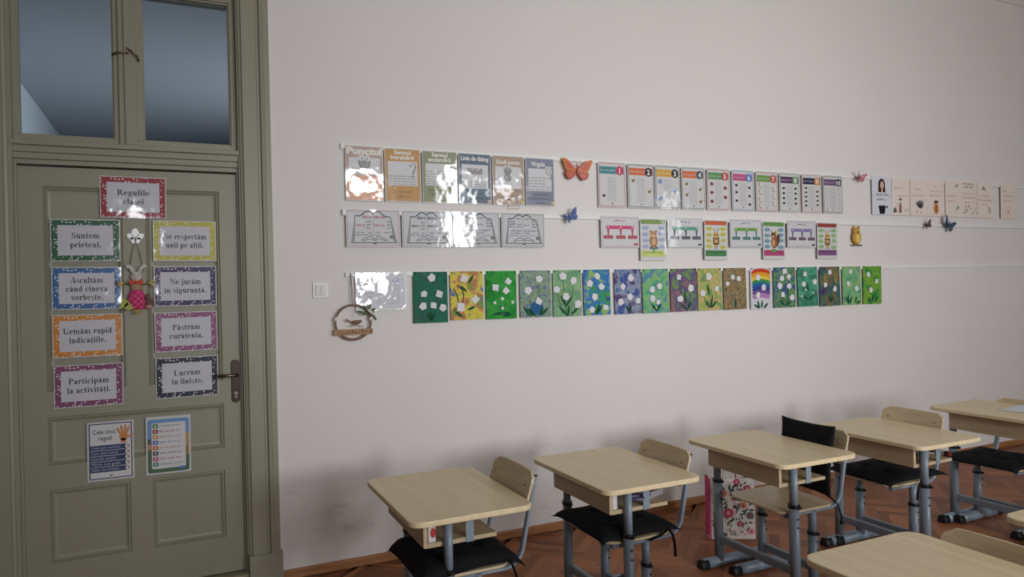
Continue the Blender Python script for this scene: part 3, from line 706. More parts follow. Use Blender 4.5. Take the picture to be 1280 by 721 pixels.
# class rule signs on the door (0.293 x 0.205 m laminated sheets)
SIGN = [('red', (150, 30, 48), (-.341, -.048, 1.907, 2.112), [('Regulile', .0, .145), ('clasei', 0, .094)], 'red dotted sign reading Regulile clasei at the top of the door'),
        ('green', (38, 92, 62), (-.552, -.258, 1.692, 1.896), [('Suntem', 0, .122), ('prieteni.', 0, .134)], 'green dotted sign reading Suntem prieteni on the door'),
        ('blue', (48, 98, 158), (-.552, -.257, 1.458, 1.664), [('Ascultăm', 0, .140), ('când cineva', 0, .178), ('vorbește.', 0, .137)], 'blue dotted sign reading Ascultam cand cineva vorbeste on the door'),
        ('orange', (206, 132, 40), (-.554, -.257, 1.227, 1.434), [('Urmăm rapid', 0, .208), ('indicațiile.', 0, .158)], 'orange dotted sign reading Urmam rapid indicatiile on the door'),
        ('plum', (128, 62, 104), (-.552, -.259, .986, 1.191), [('Participăm', 0, .173), ('la activități.', 0, .186)], 'plum dotted sign reading Participam la activitati on the door'),
        ('yellow', (190, 182, 66), (-.112, .182, 1.69, 1.896), [('Ne respectăm', 0, .205), ('unii pe alții.', 0, .178)], 'yellow dotted sign reading Ne respectam unii pe altii on the door'),
        ('violet', (58, 42, 92), (-.113, .179, 1.461, 1.664), [('Ne jucăm', 0, .147), ('în siguranță.', 0, .200)], 'dark violet dotted sign reading Ne jucam in siguranta on the door'),
        ('mauve', (146, 78, 122), (-.114, .178, 1.23, 1.431), [('Păstrăm', 0, .131), ('curățenia.', 0, .159)], 'mauve dotted sign reading Pastram curatenia on the door'),
        ('navy', (28, 30, 58), (-.115, .177, .995, 1.201), [('Lucrăm', 0, .126), ('în liniște.', 0, .147)], 'navy dotted sign reading Lucram in liniste on the door')]
for nm, c, (x0, x1, z0, z1), lines, lab in SIGN:
    S = Sheet('rule_sign', lab, 'sign', 'class rule signs', x0, x1, z0 + DZ, z1 + DZ, .0475, FILM, tilt=rnd.uniform(-.5, .5), roll=rnd.uniform(-.4, .4))
    w, h = S.w / 2, S.h / 2
    S.poly(rect(-w + .004, -h + .004, w - .004, h - .004), mat('dotted_' + nm, c, .5, lam=True, dots=(232, 228, 226)), 1, 'border')
    S.poly(rect(-w + .030, -h + .029, w - .030, h - .029), mat('laminated_lilac_white', (204, 202, 210), .5, lam=True), 2, 'text_panel')
    bs = [.010, -.034] if len(lines) == 2 else [.026, -.0155, -.057]
    for (t_, _, wd), b_ in zip(lines, bs): S.text(t_, 0, b_, .040, INKL, wd, 3, serif=True)
    S.done()

# two small posters low on the door
S = Sheet('rules_poster', 'white and navy poster with an orange hand reading Cele cinci reguli on the door', 'poster', None, -.421, -.2185, .617 + DZ, .905 + DZ, .0475, FILM, roll=.3)
NAVY = lam((30, 52, 96)); w, h = S.w / 2, S.h / 2
S.poly(rect(-w + .006, -h + .006, w - .006, h - .006), WHITE, 1); S.frame(-w + .008, -h + .008, w - .008, h - .008, .005, NAVY, 2)
S.text('Cele cinci', -.028, .085, .030, lam((62, 64, 82)), .098, 3, bold=.01); S.text('reguli', -.024, .054, .030, lam((62, 64, 82)), .058, 3, bold=.01)
for i, t_ in enumerate(('Ochii spre vorbitor.', 'Gura este închisă.', 'Urechile ascultă.', 'Mâinile sunt goale.', 'Stăm jos liniștit.')):
    z = .012 - i * .0268
    S.poly(rect(-w + .013, z - .007, w - .024, z + .0175), NAVY, 3, 'rule_band')
    S.text(t_, -w + .018, z, .0185, lam((176, 186, 206)), (.128, .116, .106, .126, .12)[i], 4, align='L')
    S.poly(ell(w - .026, z + .005, .0125, .0125, 14), lam((222, 216, 214)), 5, 'rule_icon'); S.poly(ell(w - .025, z + .005, .006, .0075, 8), lam((176, 132, 110)), 6, 'rule_icon')
S.poly(ell(0, -.122, .007, .0035, 8, rot=20), NAVY, 3, 'lettering')
HAND = lam((204, 132, 66)); hx, hz = .056, .066
S.poly(ell(hx, hz, .019, .022, 16), HAND, 4, 'hand_picture')
S.poly(rect(hx - .012, hz - .032, hx + .010, hz - .01), HAND, 4, 'hand_picture')
for dx, L_, a in ((-.016, .036, 112), (-.006, .045, 97), (.005, .046, 84), (.014, .04, 70), (.016, .034, 28)):
    r_ = math.radians(a); x0, z0 = hx + dx * .9, hz + (.012 if a > 40 else -.008)
    S.poly(ell(x0 + math.cos(r_) * L_ * .5, z0 + math.sin(r_) * L_ * .5, L_ * .55, .0052, 12, rot=a), HAND, 5, 'hand_picture')
S.done()
S = Sheet('letter_poster', 'poster with eight coloured letter squares and a blue sky border on the door', 'poster', None, -.166, .0395, .617 + DZ, .907 + DZ, .0475, FILM, roll=.4)
w, h = S.w / 2, S.h / 2
S.poly(rrect(-w + .008, -h + .008, w - .008, h - .014, .012), lam((104, 146, 200)), 1, 'landscape_border')
S.poly(rrect(-w + .008, -h + .008, w - .008, -h + .135, .012), lam((58, 100, 66)), 2, 'landscape_border')
S.poly(rect(-w + .008, -.035, -w + .024, .035), lam((74, 84, 60)), 3, 'landscape_border'); S.poly(rect(-w + .008, -.02, -w + .024, .008), lam((196, 130, 84)), 4, 'landscape_border')
S.poly(rect(w - .024, -.06, w - .008, .055), lam((178, 148, 78)), 3, 'landscape_border'); S.poly(rect(w - .022, -.06, w - .014, -.01), lam((120, 110, 70)), 4, 'landscape_border')
S.poly(rrect(-w + .026, -h + .028, w - .024, h - .032, .008), WHITE, 5, 'text_panel')
for i, c in enumerate(((84, 132, 78), (166, 48, 54), (206, 150, 60), (52, 112, 180), (196, 88, 58), (58, 36, 76), (184, 70, 108), (70, 124, 118))):
    z = .098 - i * .0275
    S.poly(rrect(-w + .031, z - .0105, -w + .055, z + .0105, .003), lam(c), 6, 'letter_square')
    S.poly(rect(-w + .040, z - .005, -w + .046, z + .005), lam((226, 220, 220)), 7, 'letter_square')
    S.scribble(-w + .06, w - .03 - (.022, .02, .016, .018, .022, .01, .014, 0)[i], z - .004, .0095, lam(c), 7)
S.poly(ell(w - .04, -h + .024, .014, .008, 12), lam((70, 110, 190)), 8, 'round_mark')
S.done()

# punctuation posters, top row
PUN = [(.849, 1.0615, 'Punctul', None, (186, 158, 146), (232, 170, 140)), (1.070, 1.281, 'Semnul', 'întrebării', (196, 146, 80), (196, 146, 80)), (1.292, 1.506, 'Semnul', 'exclamării', (138, 142, 106), (138, 142, 106)),
       (1.515, 1.723, 'Linia de dialog', None, (88, 106, 124), (88, 106, 124)), (1.733, 1.944, 'Două puncte', None, (176, 150, 130), (170, 144, 122)), (1.955, 2.154, 'Virgula', None, (132, 136, 152), (132, 136, 152))]
PLAB = ['dusty pink poster reading Punctul, first of the top row', 'ochre poster reading Semnul intrebarii with a question mark', 'olive green poster reading Semnul exclamarii with an exclamation mark',
        'slate blue poster reading Linia de dialog', 'taupe poster reading Doua puncte with two stacked dots', 'blue grey poster reading Virgula at the end of the punctuation row']
LW = lam((236, 232, 226)); GREYP = lam((150, 146, 146)); DG = lam((84, 82, 86))
for i, (x0, x1, t1, t2, c, c2) in enumerate(PUN):
    S = Sheet('punctuation_poster', PLAB[i], 'poster', 'punctuation posters', x0, x1, 2.019 + DZ, 2.325 + DZ - .0017 * i, -.0153, FILM, tilt=rnd.uniform(-.6, .6), roll=rnd.uniform(-.3, .3))
    w, h = S.w / 2, S.h / 2; dk = tuple(int(v * .42) for v in c)
    S.poly(rect(-w + .004, -h + .005, w - .004, h - .005), lam(c), 1)
    if t2:
        S.text(t1, 0, h - .034, .034, LW, .098, 3, bold=.03); S.text(t2, -.002, h - .062, .033, LW, .140, 3, bold=.03)
    else: S.text(t1, -.012 if i == 5 else 0, h - (.047, 0, 0, .042, .050, .050)[i], (.052, 0, 0, .036, .034, .036)[i], LW, (.196, 0, 0, .178, .155, .098)[i], 3, bold=.045 if i == 0 else .03)
    top = h - .066 - .008 * (i in (1, 2)); bot = -h + (.15, .092, .1, .092, .1, .092)[i]
    S.poly(rect(-w + .019, bot, w - .019, top), WHITE, 2, 'text_panel')
    P = 'picture'
    if i == 0:
        S.poly(ell(0, top - .028, .034, .037, 24), DG, 3, P); S.poly(ell(0, top - .028, .030, .033, 24), GREYP, 4, P)
        for s in (-1, 1): S.poly(ell(s * .017, top - .002, .019, .017, 16), WHITE, 5, P); S.poly(ell(s * .014, top - .006, .004, .004, 10), INKL, 6, P)
        S.scribble(-.07, .06, bot + .025, .009, lam((120, 90, 84)), 4); S.scribble(-.07, .05, bot + .008, .009, lam((120, 90, 84)), 4)
        S.poly(rect(-w + .004, -h + .005, w - .004, bot - .012), lam(c2), 2)
    elif i == 1:
        qx, qz = w - .045, top - .045
        for b_ in band(qx, qz + .018, .02, .022, .011, .011, -60, 190): S.poly(b_, GREYP, 4, P)
        S.poly([(qx - .002, qz - .006), (qx + .016, qz + .004), (qx + .004, qz - .03), (qx - .006, qz - .03)], GREYP, 4, P); S.poly(ell(qx - .002, qz - .041, .007), GREYP, 4, P)
        S.poly(ell(qx - .006, qz + .034, .010), WHITE, 5, P); S.poly(ell(qx + .012, qz + .034, .010), WHITE, 5, P); S.poly(ell(qx - .004, qz + .033, .0035), INKL, 6, P); S.poly(ell(qx + .011, qz + .033, .0035), INKL, 6, P)
        for k in range(4): S.scribble(-w + .024, w - .026, bot + .006 + .015 * k, .009, DG, 3)
        S.text('– Unde mergi?', .0, -h + .052, .018, lam(dk), .098, 3); S.text('– Câți ani ai?', .0, -h + .026, .018, lam(dk), .088, 3)
    elif i == 2:
        ex = w - .038
        S.poly([(ex - .008, top - .01), (ex + .008, top - .01), (ex + .004, top - .045), (ex - .004, top - .045)], GREYP, 4, P); S.poly(ell(ex, top - .054, .006), GREYP, 4, P)
        for k in range(6): S.scribble(-w + .024, w - .03 - (.0 if k < 4 else .03), bot + .006 + .0145 * k, .009, DG, 3)
        S.scribble(-.07, .05, -h + .07, .012, lam(dk), 3); S.scribble(-.06, .05, -h + .044, .012, lam(dk), 3)
    elif i == 3:
        S.poly(rrect(-.05, top - .058, .048, top - .022, .005), GREYP, 3, P)
        for s in (-.018, .018): S.poly(ell(s, top - .02, .014), WHITE, 4, P); S.poly(ell(s - .003, top - .024, .004), INKL, 5, P)
        for k in range(3): S.scribble(-w + .026, w - .03, bot + .008 + .014 * k, .009, DG, 3)
        S.scribble(-.035, .05, -h + .057, .014, lam(dk), 3); S.scribble(-.04, .055, -h + .028, .014, lam(dk), 3)
        S.poly(ell(w - .016, -h + .018, .011), lam((210, 180, 140)), 4, 'round_mark')
    elif i == 4:
        for z in (top - .026, top - .068):
            S.poly(ell(-.005, z, .025), DG, 3, P); S.poly(ell(-.005, z, .0225), GREYP, 4, P)
        for s in (-.018, .008): S.poly(ell(s, top - .004, .011), WHITE, 5, P); S.poly(ell(s + .002, top - .008, .004), INKL, 6, P)
        S.scribble(-w + .014, w - .014, bot - .014, .011, lam(dk), 3); S.scribble(-.035, .04, -h + .05, .012, lam(dk), 3); S.scribble(-.012, .016, -h + .028, .012, lam(dk), 3)
        S.poly(ell(w - .016, -h + .018, .010), lam((222, 186, 100)), 4, 'round_mark')
    else:
        cx, cz = w - .036, top - .014
        S.poly(ell(cx, cz, .026, .026), GREYP, 3, P); S.poly(ell(cx, cz, .0225, .0225), lam((196, 194, 196)), 4, P)
        S.poly([(cx + .02, cz - .008), (cx + .028, cz - .012), (cx + .012, cz - .052), (cx + .004, cz - .05)], GREYP, 3, P)
        for s in (-.014, .008): S.poly(ell(cx + s, cz + .02, .011), WHITE, 5, P); S.poly(ell(cx + s + .003, cz + .016, .0035), INKL, 6, P)
        for k in range(5): S.scribble(-w + .024, w - .022 - (.04 if k in (2, 3) else 0), bot + .006 + .018 * k, .0095, DG, 3)
        for k, (a, b_) in enumerate(((-.045, .07), (-.08, .08), (-.03, .025))): S.scribble(a, b_, -h + .066 - .026 * k, .011, lam(dk), 3)
        S.poly(ell(w - .014, -h + .02, .010), lam((222, 186, 130)), 4, 'round_mark')
    S.done()
# small white tag below the posters
S = Sheet('paper_tag', 'small white paper tag stuck just under the taupe poster', 'tag', None, 1.836, 1.912, 1.997 + DZ, 2.0195 + DZ, -.003, mat('tag_paper', (222, 214, 210), .6)); S.frame(-S.w / 2, -S.h / 2, S.w / 2, S.h / 2, .0025, pr((170, 130, 124)), 1, 'border'); S.done()

# open-book grammar sheets, second row
RED = lam((178, 56, 78))
BK = [(.844, 1.150, 'într-o', 'într-un', 'white open-book sheet with red într-o and într-un words', 1), (1.161, 1.465, 'dintr-o', 'dintr-un', 'white open-book sheet with dintr-o and dintr-un words', 0),
      (1.469, 1.769, 'sau', 's-au', 'open-book sheet third along the second row, between two other book sheets', 0), (1.780, 2.073, 'iau', 'i-au', 'open-book sheet at the right end of the book row, near the blue butterfly', 0)]
for i, (x0, x1, a, b_, lab, red) in enumerate(BK):
    S = Sheet('grammar_sheet', lab, 'poster', 'open-book grammar sheets', x0, x1, 1.761 + DZ, 1.970 + DZ, -.0235, FILM, tilt=rnd.uniform(-.5, .5), roll=rnd.uniform(-.3, .3))
    w, h = S.w / 2, S.h / 2; LG = lam((148, 148, 150)); BKG = lam((200, 199, 202))
    S.poly(rect(-w + .004, -h + .004, w - .004, h - .004), BKG, 1)
    S.frame(-w + .006, -h + .006, w - .006, h - .006, .0022, RED if red else DG, 2, 'border')
    def px(u, v): return ((u / 1015 - .5) * 2 * w * 1.0, (.5 - v / 721) * 2 * h * 1.06)
    P = 'book_outline'
    S.poly([px(*q) for q in ((165, 150), (80, 620), (140, 610), (175, 160))], LG, 2, P); S.poly([px(*q) for q in ((825, 160), (885, 600), (955, 620), (840, 165))], LG, 2, P)
    pts = [px(*q) for q in ((160, 140), (260, 138), (300, 110), (345, 72), (400, 55), (450, 65), (495, 100), (530, 68), (580, 55), (630, 65), (680, 105), (730, 145), (830, 155))]
    S.line(pts, .0056, INKL, 4, P)
    S.line([px(*q) for q in ((165, 140), (140, 600))], .003, DG, 4, P); S.line([px(*q) for q in ((830, 155), (890, 600))], .003, DG, 4, P)
    S.line([px(*q) for q in ((497, 100), (500, 500), (525, 560))], .0012, DG, 3, P)
    for pp in (((270, 575), (350, 540), (410, 515), (470, 512), (525, 565), (580, 512), (640, 520), (700, 550), (780, 578)), ((280, 595), (400, 562), (470, 560), (525, 590), (580, 560), (650, 565), (760, 595))):
        S.line([px(*q) for q in pp], .003, INKL, 4, P)
    S.line([px(*q) for q in ((85, 625), (480, 622), (495, 640), (555, 640), (570, 622), (955, 622))], .0055, DG, 4, P)
    S.poly([px(*q) for q in ((495, 620), (560, 620), (555, 645), (500, 645))], INKL, 5, P)
    tc = RED if red else INKL; ts = DG
    if i < 2:
        S.text(a, px(385, 0)[0], px(0, 180)[1], .026, tc, .052, 5, bold=.015); S.text(b_, px(620, 0)[0], px(0, 180)[1], .026, tc, .068, 5, bold=.015)
        S.text(a, px(265, 0)[0], px(0, 325)[1], .021, tc, .046, 5, bold=.015); S.text(b_, px(610, 0)[0], px(0, 325)[1], .021, tc, .060, 5, bold=.015)
        for v in (255, 310, 370): S.scribble(px(375, 0)[0], px(465, 0)[0], px(0, v)[1], .0105, ts, 5); S.scribble(px(760, 0)[0], px(840, 0)[0], px(0, v)[1], .0105, ts, 5)
        S.scribble(px(200, 0)[0], px(340, 0)[0], px(0, 448)[1], .0085, ts, 5); S.scribble(px(390, 0)[0], px(480, 0)[0], px(0, 448)[1], .0085, tc, 5); S.scribble(px(545, 0)[0], px(650, 0)[0], px(0, 448)[1], .0085, tc, 5); S.scribble(px(705, 0)[0], px(870, 0)[0], px(0, 448)[1], .0085, ts, 5)
        S.scribble(px(160, 0)[0], px(650, 0)[0], px(0, 492)[1], .0085, ts, 5)
    else:
        S.text(a, px(400, 0)[0], px(0, 150)[1], .018, INKL, .028, 5); S.text(b_, px(585, 0)[0], px(0, 150)[1], .018, INKL, .036, 5)
        for v in (205, 255, 305): S.scribble(px(185, 0)[0], px(330, 0)[0], px(0, v)[1], .0115, INKL, 5); S.scribble(px(720, 0)[0], px(850, 0)[0], px(0, v)[1], .0115, INKL, 5)
        for v in (260, 310): S.scribble(px(370, 0)[0], px(480, 0)[0], px(0, v)[1], .0115, ts, 5)
        S.scribble(px(520, 0)[0], px(650, 0)[0], px(0, 275)[1], .0105, ts, 5)
        S.scribble(px(220, 0)[0], px(470, 0)[0], px(0, 385)[1], .0105, INKL, 5); S.scribble(px(530, 0)[0], px(840, 0)[0], px(0, 385)[1], .0105, INKL, 5)
        S.scribble(px(220, 0)[0], px(470, 0)[0], px(0, 435)[1], .0105, ts, 5); S.scribble(px(530, 0)[0], px(700, 0)[0], px(0, 435)[1], .0105, ts, 5)
        S.scribble(px(170, 0)[0], px(860, 0)[0], px(0, 480)[1], .006, ts, 5)
    S.poly([px(*q) for q in ((815, 490), (885, 490), (885, 548), (815, 548))], INKL, 5, 'corner_icon'); S.poly([px(*q) for q in ((842, 500), (862, 500), (862, 540), (842, 540))], lam((190, 176, 140)), 6, 'corner_icon')
    S.done()

# crumpled plastic sleeve with a printed table, left end of the third row
M_SLEEVE = mat('clear_sleeve', (206, 204, 206), .35, lam=.006)
S = Sheet('plastic_sleeve', 'crumpled clear plastic sleeve holding a printed table, beside the switch', 'document', None, .889, 1.182, 1.404 + DZ, 1.618 + DZ, -.0143, M_SLEEVE, tilt=1.2)
w, h = S.w / 2, S.h / 2; GI = lam((128, 130, 140))
S.poly(rect(-w + .01, -h + .012, w - .012, h - .008), mat('sleeve_paper', (206, 206, 212), .5, lam=.0055), 1, 'paper')
S.frame(-.02, -.07, .1, .035, .0012, GI, 2, 'table_print')
for x in (.02, .06): S.poly(rect(x, -.07, x + .001, .035), GI, 2, 'table_print')
for k in range(7): S.poly(rect(-.02, -.055 + .014 * k, .1, -.0542 + .014 * k), GI, 2, 'table_print')
for k in range(5): S.scribble(-.1, -.04, .05 - .02 * k, .008, GI, 2)
for k in range(3): S.scribble(-.05, .03, .075 - .014 * k, .008, GI, 2)
S.poly(ell(.082, .062, .02, .014, 12), lam((150, 160, 196)), 2, 'stamp'); S.poly(ell(.082, .062, .015, .010, 12), lam((196, 200, 212)), 3, 'stamp')
S.done()

# multiplication cards 1-10
NUM = [(2.476, 2.687, (206, 60, 96), (60, 138, 142)), (2.704, 2.915, (44, 36, 56), (214, 108, 66)), (2.923, 3.131, (38, 40, 58), (214, 166, 64)), (3.143, 3.345, (50, 106, 110), (218, 112, 72)), (3.363, 3.567, (196, 74, 86), (96, 152, 92)),
       (3.586, 3.789, (78, 138, 198), (196, 84, 132)), (3.809, 4.020, (200, 80, 82), (112, 154, 76)), (4.037, 4.239, (122, 164, 108), (84, 50, 96)), (4.260, 4.462, (226, 150, 84), (40, 42, 78)), (4.480, 4.688, (58, 60, 66), (112, 78, 122))]
EDGE = [(206, 84, 112), (70, 66, 86), (74, 82, 108), (92, 124, 132), (206, 104, 112), (98, 150, 204), (214, 104, 108), (136, 160, 132), (222, 158, 132), (86, 90, 100)]
for i, (x0, x1, c, cb) in enumerate(NUM):
    k = i + 1
    S = Sheet('number_card', 'laminated multiplication card with a big number %d and a %s band' % (k, ['teal', 'orange', 'mustard', 'coral orange', 'green', 'pink', 'leaf green', 'dark purple', 'navy', 'mauve'][i]), 'poster', 'multiplication cards',
              x0, x1, 2.022 + .0007 * i + DZ, 2.3185 + DZ, -.0153, FILM, tilt=rnd.uniform(-.6, .6), roll=rnd.uniform(-.4, .4))
    w, h = S.w / 2, S.h / 2; e = lam(EDGE[i])
    S.poly(rrect(-w + .007, -h + .008, w - .007, h - .008, .014), e, 1, 'border'); S.poly(rrect(-w + .0105, -h + .0115, w - .0105, h - .0115, .011), lam((212, 210, 208)), 2)
    S.poly(rect(-w + .012, h - .077, w - .012, h - .029), lam(cb), 3, 'title_band')
    S.scribble(-w + .018, w - .075, h - .058, .0105, lam((236, 230, 226)), 4)
    cx = w - .044
    S.poly(ell(cx, h - .053, .0285, .030, 24), lam(c), 5, 'number_disc')
    S.text(str(k), cx, h - .070, .047 if k < 10 else .042, lam((240, 236, 232)), None if k < 10 else .042, 6, bold=.03)
    gd = lam((118, 118, 126))
    for r_ in range(11):
        for cc in range(4): S.poly(rect(-.030 + cc * .0165, h - .103 - r_ * .0145, -.023 + cc * .0165, h - .099 - r_ * .0145), gd, 3, 'times_table_print')
        S.poly(rect(-.033, h - .107 - r_ * .0145, .032, h - .1062 - r_ * .0145), lam((178, 178, 182)), 3, 'times_table_print')
    P = 'small_picture'
    spots = {1: [(-1, .22)], 2: [(-1, .11), (1, .18)], 3: [(-1, .11), (1, .165), (-1, .225)], 4: [(-1, .115), (1, .15), (-1, .19), (1, .235)], 5: [(-1, .11), (-1, .17), (-1, .232), (1, .135), (1, .2)],
             6: [(-1, .11), (-1, .16), (-1, .22), (1, .125), (1, .185), (1, .245)], 7: [(-1, .105), (-1, .155), (-1, .21), (-1, .255), (1, .13), (1, .185), (1, .235)]}
    sp = spots.get(k) or ([(s, .115 + .037 * q) for q in range(4) for s in (-1, 1)] if k == 8 else [(-1, .105 + .033 * q) for q in range(5)] + [(1, .13 + .034 * q) for q in range(4)] if k == 9 else [(s, .11 + .038 * q) for q in range(5) for s in (-1, 1)])
    for s, dz in sp:
        x, z = s * (w - .042), h - dz; P = 'small_picture#%d%.3f' % (s, dz)
        if k in (1, 6, 8, 9):
            for q in (-1, 0, 1): S.line([(x - .014, z + q * .006 - .003), (x + .014, z + q * .006 + .003)], .0014, INKL, 3, P)
            S.poly(ell(x, z, .012, .0085 if k < 9 else .0065, 12, rot=-20 if k == 6 else 0), INKL, 4, P)
        elif k == 5:
            S.poly(ell(x, z, .0145, .0125, 14), lam((158, 56, 66)), 3, P); S.poly(rect(x - .0008, z - .012, x + .0008, z + .012), INKL, 4, P); S.poly(ell(x + .012, z, .005), INKL, 4, P)
        elif k in (2, 4):
            S.poly(ell(x, z - .004, .0135, .011, 12), lam((176, 146, 92)), 3, P); S.poly(ell(x + .002, z - .003, .007, .006, 10), lam((98, 74, 48)), 4, P); S.line([(x + .012, z - .002), (x + .014, z + .018)], .004, lam((150, 130, 84)), 3, P)
        elif k == 3:
            for a, b_ in ((-.009, .007), (.009, .007), (-.008, -.008), (.008, -.008)): S.poly(ell(x + a, z + b_, .009, .008, 10), lam((132, 156, 200)), 3, P)
            S.line([(x, z - .013), (x, z + .013)], .003, INKL, 4, P)
        elif k == 7:
            S.line([(x - .010, z + .016), (x - .010, z - .008), (x - .002, z - .014), (x + .014, z - .012)], .0065, lam((136, 168, 70)), 3, P); S.poly(ell(x - .010, z + .014, .006), lam((190, 110, 60)), 4, P)
        else:
            S.line([(x, z - .014), (x, z + .014)], .0018, lam((110, 112, 118)), 3, P); S.line([(x - .011, z + .007), (x + .011, z + .007)], .0018, lam((110, 112, 118)), 3, P)
    S.poly(ell(0, -h + .026, .006, .006, 8), DG, 3, 'small_picture')
    S.done()

# grammar charts and insect cards, second row right
CH = [(2.483, 2.779, (206, 66, 118), (176, 52, 66), (206, 92, 112), 'landscape grammar chart with a pink bar and three red boxes'), (3.010, 3.311, (84, 158, 132), (66, 76, 92), (176, 180, 184), 'landscape grammar chart with a teal bar and three slate boxes'),
      (3.551, 3.850, (112, 160, 68), (58, 122, 110), (140, 136, 144), 'landscape grammar chart with a leaf green bar and three teal boxes'), (4.095, 4.386, (136, 122, 172), (92, 66, 92), (140, 136, 150), 'landscape grammar chart with a lilac bar and three purple boxes')]
for i, (x0, x1, c, cbx, ce, lab) in enumerate(CH):
    S = Sheet('grammar_chart', lab, 'poster', 'grammar charts', x0, x1, 1.761 + DZ + .001 * i, 1.965 + DZ, -.0235, FILM, tilt=rnd.uniform(-.6, .6), roll=rnd.uniform(-.5, .5))
    w, h = S.w / 2, S.h / 2
    S.poly(rrect(-w + .005, -h + .005, w - .005, h - .005, .008), lam((212, 210, 212)), 1); S.frame(-w + .010, -h + .010, w - .010, h - .010, .002, lam(ce), 2, 'border')
    S.scribble(-.045, .045, h - .034, .015, lam(cbx), 3)
    S.poly(rrect(-.108, h - .084, .108, h - .061, .004), lam(c), 3, 'bar')
    for q in (-.092, 0.004, .095):
        S.poly(ell(q, h - .072, .005, .005, 10), lam((232, 228, 230)), 4, 'bar'); S.poly([(q - .008, h - .084), (q + .008, h - .084), (q + .004, h - .125), (q - .004, h - .125)], lam(cbx), 3, 'bar')
        S.poly(rrect(q - .036, h - .147, q + .036, h - .125, .004), lam(cbx), 4, 'answer_box'); S.scribble(q - .026, q + .026, h - .139, .008, lam((196, 176, 182)), 5)
    S.poly(rect(w - .042, -h + .014, w - .014, -h + .028), lam(cbx), 3, 'corner_icon')
    S.done()
IN = [(2.787, 3.000, (128, 150, 84), (196, 206, 116), (176, 184, 214), 'portrait animal card with a green band and pale blue clouds', 0), (3.322, 3.528, (198, 96, 58), (72, 130, 78), (206, 200, 92), 'portrait bee card with an orange band and a green foot band', 1),
      (3.858, 4.072, (98, 144, 72), (178, 72, 116), (126, 166, 180), 'portrait squirrel card with a green band and a pink foot band', 2), (4.397, 4.612, (150, 64, 54), (130, 82, 132), (160, 196, 130), 'portrait bee card with a dark red band and a purple foot band', 3)]
for x0, x1, c, cf, cc, lab, kind in IN:
    S = Sheet('animal_card', lab, 'poster', 'animal word cards', x0, x1, 1.674 + DZ + .0015 * kind, 1.954 + DZ, -.0235, FILM, tilt=rnd.uniform(-.6, .6), roll=rnd.uniform(-.6, .6))
    w, h = S.w / 2, S.h / 2; P = 'animal_picture'
    S.poly(rect(-w + .004, -h + .004, w - .004, h - .004), lam((214, 212, 212)), 1)
    S.poly(rect(-w + .006, h - .035, w - .010, h - .006), lam(c), 2, 'title_band'); S.scribble(-.06, .06, h - .026, .013, lam(tuple(min(255, int(v * 1.25)) for v in c)), 3)
    S.poly(rect(-w + .008, -h + .026, w - .012, -h + .068), lam(cf), 2, 'foot_band'); S.scribble(-.08, .08, -h + .05, .011, lam(tuple(int(v * .6) for v in cf)), 3); S.scribble(-.05, .05, -h + .032, .011, lam(tuple(min(255, int(v * 1.2)) for v in cf)), 3)
    for s, z in ((-1, .078), (1, .078), (-1, .035), (1, .04), (-1, -.005), (1, .0), (-1, -.045), (1, -.05)):
        S.poly(ell(s * (w - .042), z, .03, .0155, 14), lam(cc), 2, 'word_cloud#%d%.3f' % (s, z)); S.scribble(s * (w - .042) - .018, s * (w - .042) + .02, z - .004, .009, lam((108, 110, 130)), 3)
    if kind in (1, 3):
        S.poly(ell(0, .0, .030, .048, 18), lam((196, 152, 70)), 4, P)
        for z in (-.03, -.012, .006): S.poly(rect(-.027, z, .027, z + .009), lam((60, 44, 34)), 5, P)
        S.poly(ell(0, .036, .025, .024, 18), lam((222, 178, 110)), 6, P)
        for s in (-1, 1):
            S.poly(ell(s * .011, .036, .0055, .008, 10), INKL, 7, P); S.line([(s * .01, .058), (s * .02, .076)], .003, INKL, 6, P); S.poly(ell(s * .02, .077, .004), INKL, 7, P)
            S.poly(ell(s * .037, .008, .014, .022, 12, rot=-25 * s), lam((206, 214, 220)), 3, P); S.line([(s * .01, -.046), (s * .012, -.064)], .006, lam((60, 44, 34)), 4, P)
        S.poly(ell(0, -.006, .013, .008, 10), lam((226, 190, 150)), 7, P)
    elif kind == 0:
        S.poly(ell(0, -.008, .034, .044, 18), lam((168, 124, 84)), 4, P); S.poly(ell(0, .034, .026, .024, 18), lam((190, 146, 104)), 5, P); S.poly(ell(0, .026, .014, .010, 12), lam((222, 190, 154)), 6, P); S.poly(ell(.002, -.014, .018, .022, 12), lam((212, 172, 132)), 6, P)
        for s in (-1, 1): S.poly(ell(s * .021, .054, .009, .009, 10), lam((150, 106, 72)), 4, P); S.poly(ell(s * .009, .038, .003, .004, 8), INKL, 7, P); S.poly(ell(s * .02, -.052, .012, .008, 10), lam((120, 86, 60)), 5, P)
        S.poly(rect(-.03, -.064, .034, -.054), lam((70, 130, 96)), 5, P); S.poly(rect(-.004, -.086, .008, -.06), lam((90, 150, 108)), 4, P)
    else:
        S.poly(ell(.032, .0, .02, .05, 16, rot=-15), lam((96, 56, 38)), 4, P); S.poly(ell(.0, -.016, .03, .042, 18), lam((150, 88, 50)), 5, P); S.poly(ell(-.006, .036, .024, .024, 16), lam((124, 70, 44)), 6, P); S.poly(ell(-.010, .028, .012, .010, 12), lam((214, 168, 126)), 7, P); S.poly(ell(-.006, -.018, .014, .026, 12), lam((206, 158, 104)), 6, P)
        for s in (-1, 1): S.poly([(-.006 + s * .012, .054), (-.006 + s * .022, .054), (-.006 + s * .02, .078)], lam((96, 56, 38)), 5, P)
        S.poly(ell(-.014, .042, .004, .005, 8), INKL, 8, P); S.poly(ell(.026, .058, .022, .012, 12, rot=60), lam((206, 198, 120)), 3, P); S.poly(rect(-.026, -.086, .016, -.062), lam((112, 160, 78)), 6, P)
    S.done()

